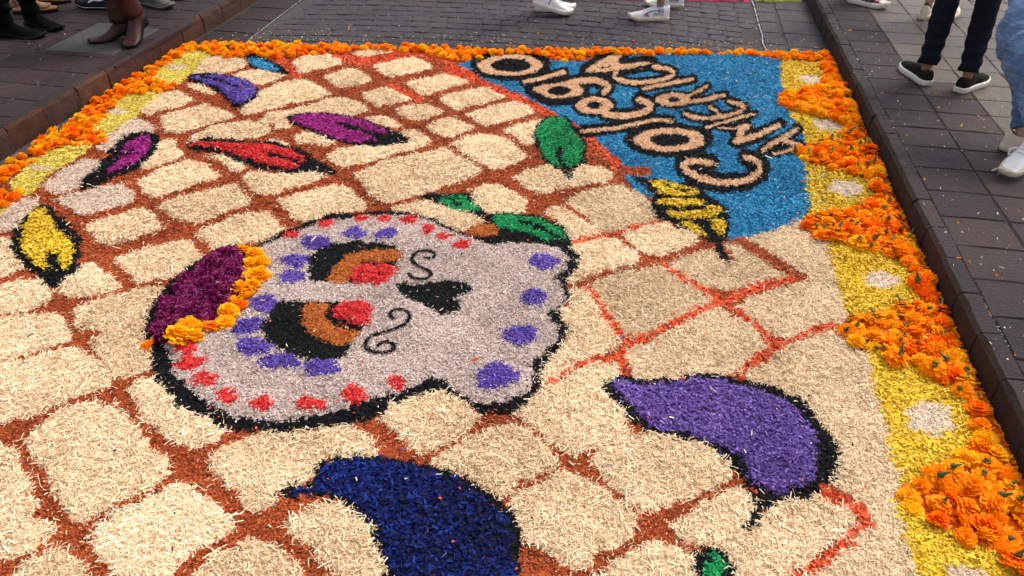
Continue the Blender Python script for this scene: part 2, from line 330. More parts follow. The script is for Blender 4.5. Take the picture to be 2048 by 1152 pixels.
# rust lines drawn over the tiles
for s, wd in (('1474,478 1536,520 1608,551', 14), ('1290,1034 1340,1018 1390,1000 1449,976', 13)): stroke(g, pts(s), wd)
# yellow scallops with pale dots
SC = [('yellow','1553,118 1625,122 1675,130 1680,148 1660,165 1640,178 1600,188 1572,188 1560,178 1556,150'),
('yellow','1573,207 1600,212 1660,225 1705,240 1715,256 1700,275 1643,288 1600,293 1590,275 1580,240'),
('yellow','1604,318 1661,329 1711,342 1750,358 1756,383 1746,410 1711,422 1656,430 1618,438 1612,390 1605,345'),
('yellow','1650,474 1711,478 1749,494 1786,508 1836,535 1860,565 1862,595 1820,620 1781,632 1710,642 1692,625 1676,576 1668,545 1661,515'),
('yellow','1730,700 1771,706 1811,721 1846,730 1884,757 1920,780 1930,806 1958,828 1972,864 1972,905 1911,925 1850,950 1816,980 1799,980 1791,940 1786,918 1773,896 1765,830 1745,760'),
('yellow','1788,1005 1836,1016 1880,1040 1911,1059 1986,1086 2033,1111 2060,1152 2090,1230 1850,1230 1840,1150 1815,1095 1800,1050'),
('lemon','372,97 412,94 426,106 404,125 385,147 360,166 345,175 295,158 305,142 330,125 355,106'),
('lemon','215,212 267,182 322,185 309,200 287,217 277,232 250,245 222,268 200,262 145,256 175,234'),
('lemon','10,376 60,328 92,300 120,284 194,286 172,305 140,323 105,342 85,370 50,394 45,382'),('lemon','-60,398 0,396 20,412 0,432 -60,462')]
DOT = [(1621,159,22,8), (1658,251,32,12), (1691,378,34,15), (1762,560,38,17), (1858,840,47,34), (1936,1150,50,20), (353,135,20,5), (225,222,26,7), (80,338,27,6), None]
SCL = ['scallop of yellow flakes with a pale dot']*10
for k, ((mt, s), d) in enumerate(zip(SC, DOT)):
    poly(region('s%d' % k, 'yellow_scallop', 'carpet', mt, {0: 'farthest', 9: 'left edge'}.get(k) and None), pts(s))
    if d: ell(region('sd%d' % k, 'pale_dot', 's%d' % k, 'dust'), *d, rot=0.1)
PB = region('bed', 'petal_bed', 'carpet', 'petalbed', 'bruised orange petals filling the gaps under the marigold border')
WEDGE = ['1640,104 1666,108 1675,140 1700,180 1664,180 1645,165 1650,140', '1556,192 1600,184 1650,174 1700,176 1722,240 1740,272 1770,335 1790,402 1768,408 1752,396 1752,366 1722,348 1660,334 1610,322 1590,302 1650,286 1700,276 1700,250 1650,234 1590,220 1560,206',
 '1614,450 1626,434 1690,420 1740,406 1790,396 1830,450 1860,510 1890,600 1852,616 1842,585 1838,545 1800,516 1760,498 1700,482 1645,474', '1684,660 1702,642 1750,622 1812,614 1860,600 1890,600 1930,670 1960,740 2010,850 2060,960 1975,905 1955,850 1930,790 1885,765 1835,728 1790,722 1752,700 1702,676',
 '1790,990 1825,962 1865,942 1920,912 1968,888 2010,880 2100,1060 2200,1230 2100,1230 2060,1150 2012,1108 1940,1080 1880,1050 1822,1020']
def paint_beds():
    for s in WEDGE: poly(PB, pts(s))
# ---- blue panel with lettering
THINGS['panel'] = ('lettered_panel', 'sky blue sawdust panel lettered Colegio AMERICA in tan and black', 'sawdust panel', None)
pb = region('pblue', 'blue_ground', 'panel', 'blue')
poly(pb, pts('918,128 950,116 975,110 1100,122 1180,122 1200,106 1400,108 1480,106 1520,112 1560,120 1562,160 1572,200 1584,235 1604,262 1614,300 1608,330 1614,370 1620,420 1612,434 1585,447 1540,462 1480,474 1460,478 1440,440 1300,396 1278,386 1253,366 1250,352 1250,330 1218,305 1180,268 1160,255 1100,220 1020,180 960,155'), False)
poly(g, pts('1236,326 1262,336 1272,333 1294,328 1306,348 1285,353 1262,352 1236,352'))
pk = region('pblack', 'letter_outline', 'panel', 'black')
LET = [  # letter, list of ('s', pts, cream w, black w) strokes / ('e', cx,cy,rx,ry, hole rx,ry, hx, hy) / ('p', pts, hole pts, black w)
('C', [('s', '1420,327 1394,322 1370,325 1366,337 1384,351 1414,361 1449,368 1487,365 1511,352 1523,337 1514,324 1494,316', 13, 36)]),
('o', [('e', 1338, 281, 72, 24, 40, 13, 88, 34)]),
('l', [('s', '1164,264 1224,258 1274,248 1312,240 1342,244', 9, 25)]),
('e', [('s', '1208,229 1235,233 1275,230 1300,219 1299,208 1278,200', 13, 27), ('e', 1188, 212, 37, 18, 14, 7, 46, 25)]),
('g', [('s', '1140,166 1180,160 1205,164 1220,173 1208,186', 12, 24), ('p', '1057,178 1089,171 1150,162 1167,180 1167,190 1140,195 1100,198 1083,190', '1091,183 1105,174 1130,173 1145,182 1135,190 1110,192', 13)]),
('i', [('s', '1049,166 1085,157 1128,144', 10, 22)]),
('o', [('e', 1022, 131, 66, 21, 42, 13, 78, 30)]),
('A', [('p', '1167,142 1204,119 1231,107 1249,110 1233,122 1241,130 1301,123 1306,130 1249,139 1199,147 1174,146', '1192,137 1224,132 1216,138 1200,139', 11)]),
('C', [('s', '1307,134 1340,140 1352,149 1325,161 1275,166 1244,163 1226,155 1232,147', 10, 22)]),
('I', [('s', '1286,178 1336,168 1386,158', 9, 21)]),
('R', [('s', '1374,195 1394,184 1414,173', 9, 20), ('s', '1368,206 1400,202 1450,191', 9, 20), ('e', 1346, 200, 36, 13, 13, 5, 44, 19)]),
('E', [('s', '1369,229 1386,236 1412,239 1440,236 1466,228 1493,219 1484,210 1458,203', 9, 21), ('s', '1436,231 1434,222 1420,215', 9, 19)]),
('M', [('s', '1414,256 1436,248 1458,243 1482,235 1509,229', 8, 20), ('s', '1440,256 1455,259 1474,257 1497,253', 7, 18), ('s', '1490,255 1482,266 1474,282', 15, 30), ('s', '1480,282 1500,276 1530,265 1558,251', 11, 25)]),
('A', [('s', '1525,301 1540,290 1560,280 1580,268 1595,259', 10.1, 20), ('s', '1568,283 1582,287 1598,293', 10.1, 20), ('s', '1547,309 1566,306 1590,298', 8, 16), ('h', '1536,303 1556,291 1574,289 1586,294 1570,300')])]
PU0, PV0 = PU, PV; PU, PV = proj(GX+wx*.35, GY+wy*.35, 0.017)      # letters were laid more carefully
for pas in (0, 1):
    for k, (ch, ops) in enumerate(LET):
        li = region('L%d' % k, 'letter', 'panel', 'tan', 'tan sawdust letter %s' % ch) if pas else pk
        for op in ops:
            if op[0] == 's': stroke(li, pts(op[1]), op[2]-(.5 if op[2] > 10 else 2.0) if pas else op[3]+(4 if op[2] > 10 else -0.5))
            elif op[0] == 'e':
                _, x, y, rx, ry, hx, hy, ox, oy = op
                if pas: ell(li, x, y, rx, ry, wob=0.05); ell(pk, x, y, hx, hy, wob=0.05)
                else: ell(pk, x, y, ox+(3 if ox > 60 else 1), oy+(2.5 if ox > 60 else 1), wob=0.04)
            elif op[0] == 'p':
                if pas: poly(li, pts(op[1])); poly(pk, pts(op[2]))
                else: stroke(pk, pts(op[1]), op[3]*2+4, closed=True); poly(pk, pts(op[1]))
            elif op[0] == 'h' and pas: poly(pk, pts(op[1]))
PU, PV = PU0, PV0
poly(pb, pts('1560,259 1575,253 1590,252 1570,266 1545,274 1530,278'))
# ---- the skull
THINGS['skull'] = ('sawdust_skull', 'big ash-white sugar skull lying on its side with flower crown, black eyes and dotted rim', 'sawdust skull', None)
so_ = region('sk_o', 'outline', 'skull', 'black')
poly(so_, pts('290,680 292,640 305,605 330,570 370,540 410,512 450,492 512,495 537,478 572,460 607,447 637,435 697,427 737,424 774,419 807,423 837,432 874,440 912,460 937,472 974,474 1024,472 1106,486 1141,497 1156,513 1156,540 1130,560 1141,576 1139,603 1111,626 1136,658 1136,678 1113,706 1086,728 1086,756 1076,788 1038,818 1024,828 990,830 960,826 937,810 902,790 862,783 832,790 787,808 762,828 702,848 652,851 587,863 540,867 500,865 450,859 425,840 375,820 348,803 333,777 310,751 298,726'))
fc = region('sk_f', 'face', 'skull', 'skull', hs=1.0)
poly(fc, pts('308,660 325,690 349,728 344,746 372,771 394,791 417,808 447,826 487,841 524,845 557,844 612,838 667,822 737,803 782,792 819,773 842,761 869,756 887,763 912,783 937,801 987,813 1012,808 1040,798 1056,788 1068,761 1064,726 1084,709 1114,685 1122,666 1104,643 1086,626 1119,619 1131,602 1129,576 1120,565 1098,556 1136,538 1138,515 1124,500 1074,487 1024,480 965,486 937,477 900,462 865,445 815,432 775,429 735,432 690,439 645,445 600,460 560,477 530,492 500,505 440,540 370,610 330,640'))
def dots(mat, L, key, nm):
    for k, (x, y, rx, ry) in enumerate(L): ell(region('%s%d' % (key, k), nm, 'skull', mat), x, y, rx, ry, rot=-0.05, wob=0.16)
dots('red', [(584,472,18,9),(654,449,17,8),(724,438,16,7),(769,439,15,8),(819,443,18,9),(854,463,14,9),(887,475,16,8),(924,492,20,9),(372,696,23,15),(380,728,29,14),(412,762,23,14),(457,796,27,16),(525,814,24,14),(624,811,29,14),(709,794,23,19),(789,766,18,15)], 'rd', 'red_dot')
dots('violet', [(629,490,30,14),(707,469,24,12),(774,472,23,14),(594,523,28,14),(587,558,30,14),(1089,528,28,15),(1071,598,27,16),(1040,675,37,21),(993,755,45,25),(525,612,30,17),(497,655,34,16),(505,697,35,17),(560,727,37,18),(642,737,37,19)], 'vd', 'violet_dot')
for nm, bl, br, rd in (('u', '614,540 624,513 642,500 672,488 702,482 737,484 787,494 794,500 797,528 782,560 737,567 652,567 624,564', '650,568 667,533 687,515 719,504 794,499 806,510 798,527 737,524 712,535 698,566', '702,547 719,535 762,528 784,533 796,545 782,562 757,575 724,570 702,565'),
                       ('l', '525,671 525,648 540,626 558,607 614,603 690,603 747,611 746,630 730,655 714,676 699,702 684,718 647,723 612,723 572,710 542,690', '600,626 607,612 619,606 660,606 650,626 660,647 687,660 729,663 704,688 672,688 637,683 610,664', '667,626 677,611 712,602 737,606 747,621 739,641 727,659 699,645 674,635')):
    poly(region('eye'+nm, 'eye', 'skull', 'blackwarm'), pts(bl)); poly(region('lid'+nm, 'lid', 'eye'+nm, 'eye'), pts(br)); poly(region('pup'+nm, 'red_pupil', 'eye'+nm, 'red'), pts(rd))
poly(region('nose', 'nose', 'skull', 'blackwarm'), pts('786,572 800,567 835,573 862,569 885,562 928,563 946,575 940,589 905,596 926,612 908,628 878,630 856,612 836,602 800,594'))
SCROLLS = ['847,515 859,518 873,513 862,503 844,502 829,508 822,520 834,533 854,541 864,550 857,560 837,562 822,557 817,548', '787,640 778,631 787,622 804,620 818,628 820,641 809,653 787,662 757,668 737,678 728,693 742,707 767,707 788,701 790,691 777,685 762,687 754,694']
# ---- leaves, peppers and feathers:  key, name, label, category, outer, [(mat, inner)], [(stroke, width)]
FIG = [
('jl1','sawdust_leaf','small green leaf sprouting above the skull\'s jaw','sawdust leaf','836,391 874,385 937,386 947,398 962,418 985,445 962,444 947,429 902,421 862,402',[('green','872,394 887,410 905,421 930,425 957,422 953,409 925,393 900,390')],[('868,390 890,395 918,409',8)]),
('jl2','sawdust_leaf','green leaf lying on the skull\'s jaw line with black midrib','sawdust leaf','960,432 990,428 1040,426 1076,431 1121,448 1143,475 1150,500 1106,494 1030,482 985,492 955,482 975,462',[('green','985,442 1000,433 1024,431 1062,434 1096,442 1121,460 1132,478 1106,482 1069,470 1024,461 995,456')],[('1040,446 1075,455 1118,475',9)]),
('gl','sawdust_leaf','upright green leaf touching the blue lettered panel','sawdust leaf','1066,262 1088,234 1115,230 1141,241 1166,275 1174,300 1172,328 1148,340 1118,342 1092,328 1071,297',[('green','1072,262 1091,238 1113,234 1133,244 1155,275 1165,300 1162,325 1143,334 1118,337 1097,325 1077,295')],[('1117,298 1122,325 1130,340 1139,356',12)]),
('vc','sawdust_feather','violet feather with a black vein near the far left corner','sawdust feather','370,150 400,145 440,147 480,156 512,171 522,185 507,206 470,219 456,202 437,187 412,173 378,167',[('violet','378,155 415,150 455,155 490,162 513,175 509,196 481,211 465,206 455,190 440,179 420,171 395,163')],[('403,155 440,163 478,178',6)]),
('bl','sawdust_feather','small blue feather under the far flower border','sawdust feather','487,112 492,98 515,112 545,120 567,134 584,151 560,149 530,142 500,135',[('blue','497,115 515,117 545,125 564,142 545,144 520,136 502,129')],[]),
('mg1','sawdust_feather','magenta feather pointing right in the middle of the far tiles','sawdust feather','567,233 600,227 622,226 687,227 737,241 782,260 830,284 790,291 740,293 690,289 655,276 620,263 590,251',[('magenta','576,236 622,229 685,231 735,246 777,265 765,273 725,286 690,284 650,269 610,256')],[('672,247 740,268 800,281',9)]),
('mg2','sawdust_feather','magenta and black feather leaning at the left border','sawdust feather','153,380 163,360 185,345 205,320 225,295 245,274 290,262 322,269 320,290 302,316 270,342 230,357 190,372',[('magenta','256,289 285,271 306,274 301,292 292,310 270,330 240,337 222,352 210,343 236,318 245,303')],[('262,302 225,328',9),('240,312 215,340',7)]),
('rp','sawdust_pepper','long red chilli pepper with a black tip','sawdust pepper','373,290 392,278 440,276 500,283 560,286 600,296 637,318 682,350 660,352 620,340 600,348 560,347 510,337 470,324 440,307 405,302 385,304',[('red','377,292 400,284 470,289 540,293 580,299 614,318 605,327 590,340 560,339 520,327 490,316 450,302 420,294 395,296')],[('534,312 575,320 625,334',8)]),
('yp','sawdust_pepper','yellow pepper with a thick black rim at the left edge','sawdust pepper','88,408 107,416 127,438 157,463 167,495 157,513 157,548 125,562 110,579 93,575 85,560 48,532 23,508 23,475 35,453 55,428 73,412',[('yellow','83,412 93,425 108,438 112,458 132,478 152,495 142,513 139,540 125,543 118,528 113,508 100,503 90,515 97,545 83,538 63,523 45,503 40,488 50,448 60,428')],[]),
('yl','sawdust_leaf','yellow leaf barred with black beside the blue panel','sawdust leaf','1262,350 1291,358 1349,361 1386,373 1414,388 1451,414 1461,443 1458,475 1438,490 1414,485 1392,472 1367,460 1329,440 1308,434 1303,408 1306,394 1291,375 1276,367',[('yellow','1294,361 1324,361 1360,370 1387,379 1396,389 1369,393 1318,393 1309,371'),('yellow','1312,400 1374,389 1416,399 1401,414 1349,413 1317,409'),('yellow','1324,420 1387,425 1434,406 1441,428 1414,440 1361,440 1334,432'),('yellow','1361,449 1389,443 1416,474 1399,475 1372,458'),('yellow','1414,440 1448,437 1453,458 1440,475 1424,457')],[('1434,486 1442,505 1458,521',14),('1306,396 1360,394 1408,398',5),('1322,415 1372,419 1426,406',5),('1330,441 1390,442 1446,436',6),('1404,442 1420,462 1440,482',6),('1330,372 1350,380 1375,383',4)]),
('pp','sawdust_pepper','huge purple pepper with a black rim and hooked stem','sawdust pepper','1199,776 1219,759 1244,749 1274,751 1299,761 1349,759 1399,746 1449,749 1499,764 1536,771 1574,784 1613,804 1638,832 1653,862 1674,893 1676,930 1676,957 1654,978 1624,996 1567,1005 1537,1017 1517,1040 1502,1076 1482,1064 1487,1045 1506,1029 1510,1000 1498,965 1478,945 1469,932 1442,901 1374,881 1318,868 1278,852 1259,831 1234,811 1212,794',[('purple','1229,763 1249,757 1274,770 1324,773 1387,757 1449,762 1536,788 1574,799 1601,826 1623,858 1635,879 1626,914 1635,946 1619,970 1586,981 1551,991 1536,981 1504,972 1497,939 1484,915 1449,891 1374,871 1304,857 1284,834 1262,814 1239,789')],[]),
('np','sawdust_pepper','deep navy blue pepper cut off by the bottom edge','sawdust pepper','555,978 587,962 604,971 627,960 625,938 642,922 712,916 762,914 837,927 887,939 944,962 989,995 1026,1027 1042,1055 1048,1080 1042,1110 1040,1230 773,1230 765,1144 760,1109 745,1077 742,1050 710,1018 670,1001 632,986 587,994 568,996',[('navy','578,977 592,966 605,978 627,972 632,948 655,929 720,924 770,924 835,936 885,949 936,971 976,1002 1007,1030 1031,1065 1031,1230 785,1230 775,1130 765,1095 755,1060 745,1035 720,1010 680,990 640,980 600,987')],[]),
('gp','sawdust_pepper','green pepper tip with black rim at the bottom edge','sawdust pepper','1382,1110 1400,1100 1440,1098 1454,1115 1464,1150 1467,1230 1390,1230 1388,1130',[('green','1400,1136 1420,1114 1440,1107 1451,1130 1447,1150 1452,1230 1402,1230')],[])]
for key, nm, lb, ct, outer, inn, st in FIG:
    THINGS[key] = (nm, lb, ct, None)
    o = region(key+'o', 'black_rim', key, 'black'); poly(o, pts(outer))
    for k, (mt, s) in enumerate(inn): poly(region('%sf%d' % (key, k), 'fill', key, mt), pts(s))
    for s, wd in st: stroke(o, pts(s), wd)
sb = region('seed', 'rust_blob', 'skull', 'eye'); poly(sb, pts('930,462 955,450 985,450 1000,462 990,474 958,476')); 
paint_beds()

# ---- heights
MH = np.array([CHIP[o['mat']][4]*o['hs'] for o in OBJ]+[0.0])
Hc = MH[ID]
def blur(A, r):
    K = np.exp(-np.linspace(-2, 2, 2*r+1)**2/2); K /= K.sum(); P = np.pad(A, r, mode='edge')
    P = sum(P[i:i+A.shape[0]]*K[i] for i in range(2*r+1)); return sum(P[:, i:i+A.shape[1]]*K[i] for i in range(2*r+1))
Hc = blur(Hc, 3)+(vnoise(Hc.shape, 9)-0.5)*0.007+(vnoise(Hc.shape, 3)-0.5)*0.004+(rng.random(Hc.shape)-0.5)*0.002
Hc = np.maximum(Hc, 0.004)
Hp = np.pad(Hc, 1, mode='edge'); HV = (Hp[:-1, :-1]+Hp[1:, :-1]+Hp[:-1, 1:]+Hp[1:, 1:])/4+0.001
patch = vnoise(Hc.shape, 26)*0.6+vnoise(Hc.shape, 8)*0.4-0.5     # damp and dusty patches in the wood
VXc = X0+np.arange(nx+1)*CELL; VYc = Y0+np.arange(ny+1)*CELL
jx = (rng.random(HV.shape)-0.5)*0.006; jy = (rng.random(HV.shape)-0.5)*0.006
def chips(n, X, Y, Z, L, W, kind, long2, tone):
    th = rng.random(n)*2*np.pi; l = L*np.exp(rng.normal(0, 0.50 if kind == 's' else 0.42, n))/2; wv = W*np.exp(rng.normal(0, 0.25, n))/2
    ti = rng.normal(0, 0.32, n); ro = rng.normal(0, 0.6, n)
    dx, dy, dz = np.cos(th)*np.cos(ti), np.sin(th)*np.cos(ti), np.sin(ti)
    sx, sy, sz = -np.sin(th)*np.cos(ro), np.cos(th)*np.cos(ro), np.sin(ro)
    c = np.stack([X, Y, Z], 1); d = np.stack([dx, dy, dz], 1); s = np.stack([sx, sy, sz], 1)
    if long2:
        b = rng.normal(0, 0.22, n)[:, None]*l[:, None]*s/np.maximum(1, 1)+np.array([0, 0, 1])*(rng.random(n)*0.22*l)[:, None]
        p = [c-d*l[:, None]-s*wv[:, None], c-d*l[:, None]+s*wv[:, None], c+b-s*wv[:, None], c+b+s*wv[:, None], c+d*l[:, None]-s*wv[:, None], c+d*l[:, None]+s*wv[:, None]]
        V = np.stack(p, 1).reshape(-1, 3); k = np.arange(n)*6
        Q = np.stack([np.stack([k, k+1, k+3, k+2], 1), np.stack([k+2, k+3, k+5, k+4], 1)], 1).reshape(-1, 4)
        return V, Q, np.repeat(tone, 2)
    q = 0.55+0.45*rng.random((4, n))
    p = [c-(d*l[:, None]*q[0][:, None])-s*wv[:, None], c-d*l[:, None]+s*(wv*q[1])[:, None], c+(d*l[:, None]*q[2][:, None])+s*wv[:, None], c+d*l[:, None]-s*(wv*q[3])[:, None]]
    V = np.stack(p, 1).reshape(-1, 3); k = np.arange(n)*4
    return V, np.stack([k, k+1, k+2, k+3], 1), tone
objs = {}
for key, (nm, lb, ct, gr) in THINGS.items():
    ks = [i for i, o in enumerate(OBJ) if o['parent'] == key]
    r, c = np.where(np.isin(ID, ks)); x, y = (0.0, 0.0) if key == 'carpet' or not len(r) else (float(GX[r, c].mean()), float(GY[r, c].mean()))
    objs[key] = empty(nm, (x, y, 0), label=lb, cat=ct, group=gr)
DM = 1.0; ntri = 0
for i, o in enumerate(OBJ):
    r, c = np.where(ID == i)
    if len(r) < 3: continue
    if o['name'].endswith('_dot') or o['name'] in ('scroll',):      # keep one heap: drop loose cells away from it
        k_ = np.hypot(r-r.mean(), c-c.mean()); q_ = k_ < max(2.5, 2.2*np.median(k_)); r, c = r[q_], c[q_]
    # base cells
    vid = np.stack([r*(nx+1)+c, r*(nx+1)+c+1, (r+1)*(nx+1)+c+1, (r+1)*(nx+1)+c], 1)
    u, inv = np.unique(vid, return_inverse=True); Q = inv.reshape(-1, 4); vr, vc = u//(nx+1), u % (nx+1)
    V = np.stack([VXc[vc]+jx[vr, vc], VYc[vr]+jy[vr, vc], HV[vr, vc]], 1)
    tb = rng.normal(0, 0.05); T = np.clip(0.42+tb+patch[r, c]*0.35+rng.normal(0, 0.08, len(r)), 0, 1)
    L, W, kind, dens, _ = CHIP[o['mat']]
    # chips: thinner sampling with distance and off-frame
    uu, vv = proj(GX[r, c], GY[r, c], 0.02); inn = (uu > -60) & (uu < 2110) & (vv < 1190)
    dist = np.hypot(GX[r, c], GY[r, c]); lod = np.clip(2.6/np.maximum(dist, 0.1), 0.5, 1.0)
    wgt = lod*np.where(inn, 1.0, 0.45); n = int(dens*DM*CELL*CELL*wgt.sum())
    pick = rng.choice(len(r), n, p=wgt/wgt.sum())
    sg = 0.0065*np.exp(rng.normal(0, 0.65, n)); far = rng.random(n) < 0.02; sg[far] = 0.03; sg *= 0.5 if o['parent'] == 'panel' and o['key'] != 'pblue' else 1.0
    X = GX[r[pick], c[pick]]+(rng.random(n)-0.5)*CELL+rng.normal(0, 1, n)*sg*0.8
    Y = GY[r[pick], c[pick]]+(rng.random(n)-0.5)*CELL+rng.normal(0, 1, n)*sg*0.8
    X = np.clip(X, X0+0.01, X1-0.012); Y = np.clip(Y, Y0+0.01, Y1-0.01)
    hi = Hc[((Y-Y0)/CELL).astype(int), ((X-X0)/CELL).astype(int)]
    Z = hi+0.0015+rng.random(n)**1.5*0.006
    tn = np.clip(0.5+tb+patch[r[pick], c[pick]]*0.42+rng.normal(0, 0.27, n), 0, 1); s = dist[pick]
    near = s < 3.0
    for m, l2 in ((near, True), (~near, False)):
        if kind == 'f' and l2: l2 = False
        k = int(m.sum())
        if not k: continue
        gl = 1.0 if l2 or kind == 'f' and near is m else 1.25
        v2, q2, t2 = chips(k, X[m], Y[m], Z[m], L*gl, W*gl, kind, l2, tn[m])
        Q = np.vstack([Q, q2+len(V)]); V = np.vstack([V, v2]); T = np.concatenate([T, t2])
    ntri += 2*len(Q)
    par = objs[o['parent']]
    pl = np.array(par.location) if par.parent is None else np.array(par.location)+np.array(par.parent.location)
    ctr = np.zeros(3) if o['name'] in ('rust_sawdust', 'petal_bed') else np.array([GX[r, c].mean(), GY[r, c].mean(), 0.0])
    me = quadmesh(o['name'], V-ctr, Q, T, SM[o['mat']])
    ob = link(o['name'], me, par, tuple(ctr-pl)); objs[o['key']] = ob
    if o['label']: ob['label'] = o['label']
    if o['name'] in ('rust_sawdust', 'orange_joint', 'petal_bed'): ob['kind'] = 'stuff'
for q in SCROLLS:
    P = chaikin(pts(q), False, 2); WX, WY = at(P[:, 0], P[:, 1], 0.022); sl_ = np.concatenate([[0], np.cumsum(np.hypot(np.diff(WX), np.diff(WY)))]); n = 1100
    t = rng.random(n)*sl_[-1]; X = np.interp(t, sl_, WX)+rng.normal(0, .0027, n); Y = np.interp(t, sl_, WY)+rng.normal(0, .0036, n); Z = Hc[((Y-Y0)/CELL).astype(int), ((X-X0)/CELL).astype(int)]+.006+rng.random(n)*.003
    v2, q2, t2 = chips(n, X, Y, Z, .0065, .0035, 'f', False, np.clip(rng.normal(.5, .25, n), 0, 1)); pl = np.array(objs['skull'].location)
    link('scroll', quadmesh('scroll', v2-pl, q2, t2, SM['black']), objs['skull'])
print('carpet triangles', ntri, 'objects', len(OBJ))
# ------------------------------------------------------------------ street, pavements, kerbs
KH = 0.12
M_grout = flat_mat('street_mortar', (0.06, 0.052, 0.050), 0.9, 0.2, 0.35, 40, 0.6)
M_mortL = flat_mat('pale_mortar', (0.12, 0.078, 0.072), 0.9, 0.1, 0.45, 30, 0.6)
M_mortR = flat_mat('dark_mortar', (0.024, 0.017, 0.016), 0.9, 0.15, 0.5, 30, 0.6)
M_far = flat_mat('street_beyond', (0.07, 0.062, 0.066), 0.6, 0.4, 0.25, 12, 0.4)
M_cob = stone_mat('cobble_stone', [(0.022, 0.0145, 0.019, 1), (0.032, 0.020, 0.027, 1), (0.028, 0.021, 0.030, 1), (0.042, 0.025, 0.028, 1)], (0.5, 0.75), 14, 0.7, 0.3)
M_slabL = stone_mat('pavement_stone_left', [(0.018, 0.009, 0.0105, 1), (0.032, 0.016, 0.016, 1), (0.025, 0.015, 0.018, 1), (0.042, 0.021, 0.018, 1)], (0.6, 0.85), 12, 0.9, 0.25)
M_slabR = stone_mat('pavement_stone_right', [(0.026, 0.015, 0.019, 1), (0.038, 0.023, 0.027, 1), (0.047, 0.028, 0.026, 1)], (0.55, 0.8), 12, 0.9, 0.22)
M_slabSheen = stone_mat('pavement_stone_worn_sheen', [(0.090, 0.058, 0.042, 1), (0.145, 0.095, 0.068, 1), (0.115, 0.075, 0.053, 1)], (0.38, 0.60), 18, 1.6, 0.5)  # worn slabs; the paler colour also paints in the sky's sheen
M_kerbL = stone_mat('kerb_stone_left', [(0.050, 0.020, 0.013, 1), (0.070, 0.026, 0.015, 1), (0.052, 0.026, 0.019, 1), (0.088, 0.038, 0.019, 1)], (0.6, 0.85), 16, 0.9, 0.2)
M_kerbR = stone_mat('kerb_stone_right', [(0.030, 0.017, 0.012, 1), (0.036, 0.021, 0.014, 1), (0.030, 0.020, 0.017, 1)], (0.6, 0.85), 16, 1.0, 0.2)
def sheet(name, x0, x1, y0, y1, z, mat, **k):
    me = mesh(name, [(x0, y0, z), (x1, y0, z), (x1, y1, z), (x0, y1, z)], [(0, 1, 2, 3)], mat)
    return tag(link(name, me), **k)
ground = sheet('ground', -80, 80, -40, 200, -0.022, M_far, label='dark ground carrying the street beyond the paving', cat='ground', kind='structure')
road = sheet('road', -2.905, 1.125, -1.0, 60, 0.0005, M_grout, label='dark cobbled street between the two kerbs', cat='road', kind='structure')
def box_pave(name, x0, x1, y0, y1, label, mt):
    z = KH-0.0045
    V = [(x0, y0, -0.02), (x1, y0, -0.02), (x1, y1, -0.02), (x0, y1, -0.02), (x0, y0, z), (x1, y0, z), (x1, y1, z), (x0, y1, z)]
    me = mesh(name, V, [(4, 5, 6, 7), (0, 1, 5, 4), (1, 2, 6, 5), (2, 3, 7, 6), (3, 0, 4, 7)], mt)
    return tag(link(name, me), label=label, cat='pavement', kind='structure')
pavL = box_pave('pavement', -7.5, -2.935, -1.0, 30, 'left pavement of dull maroon slabs with pale mortar', M_mortL)
pavR = box_pave('pavement', 1.145, 6.5, -1.0, 30, 'right pavement of grey slabs worn shiny', M_mortR)
def block_mesh(name, sx, sy, h, mat, bev=0.006, jit=0.004, round_=0.0):
    """one stone: domed, chipped rim; 20 faces"""
    r = random.Random(name+str(sx)+str(random.random())); o = []; V = []
    hx, hy = sx/2, sy/2
    ring = [(-hx, -hy), (0, -hy), (hx, -hy), (hx, 0), (hx, hy), (0, hy), (-hx, hy), (-hx, 0)]
    cut = round_
    ring = [(x*(1-cut if i % 2 == 0 else 1), y*(1-cut if i % 2 == 0 else 1)) for i, (x, y) in enumerate(ring)]
    ring = [(x+r.uniform(-jit, jit), y+r.uniform(-jit, jit)) for x, y in ring]
    for z, s in ((-0.02, 0), (h-bev, 0), (h, bev)):
        for x, y in ring:
            V.append((x-math.copysign(s, x) if abs(x) > s else x, y-math.copysign(s, y) if abs(y) > s else y, z+(r.uniform(-0.0012, 0.0012) if z > 0 else 0)))
    V.append((0, 0, h+0.0005)); Fc = []
    for k in (0, 8):
        for i in range(8): j = (i+1) % 8; Fc.append((k+i, k+j, k+8+j, k+8+i))
    for i in range(8): Fc.append((16+i, 16+(i+1) % 8, 24))
    return mesh(name, V, Fc, mat)
def put(name, me, par, x, y, z=0.0, rz=0.0, tilt=0.006, label=None, sc=(1, 1, 1)):
    o = link(name, me, par, (x, y, z)); o.rotation_euler = (random.uniform(-tilt, tilt), random.uniform(-tilt, tilt), rz); o.scale = sc
    if label: o['label'] = label
    return o
# cobbles in shallow arcs between the chalk lines
ncob = 0
ROWP = 0.122; cobs = [block_mesh('cobblestone', 0.112+0.004*k, ROWP-0.009, 0.006, M_cob, 0.004, 0.005, 0.05) for k in range(-2, 4)]
for row in range(0, 40):
    x = -2.53+random.uniform(0, 0.06)
    while x < 0.66:
        k = random.randrange(6); wd = 0.112+0.004*(k-2)+0.008
        xc = x+wd/2; yc = 4.85+row*ROWP-0.075*(xc+0.95)**2+0.004*math.sin(xc*9+row); x += wd
        if xc > 0.64 or yc > 7.6: continue
        top = 4.62+0.145*(xc+2.8)
        if yc < top-0.1 or proj(xc, yc)[1] < -60: continue
        put('cobblestone', cobs[k], road, xc, yc, random.uniform(-0.002, 0.002), math.atan(-0.15*(xc+0.95))+random.uniform(-.03, .03)); ncob += 1
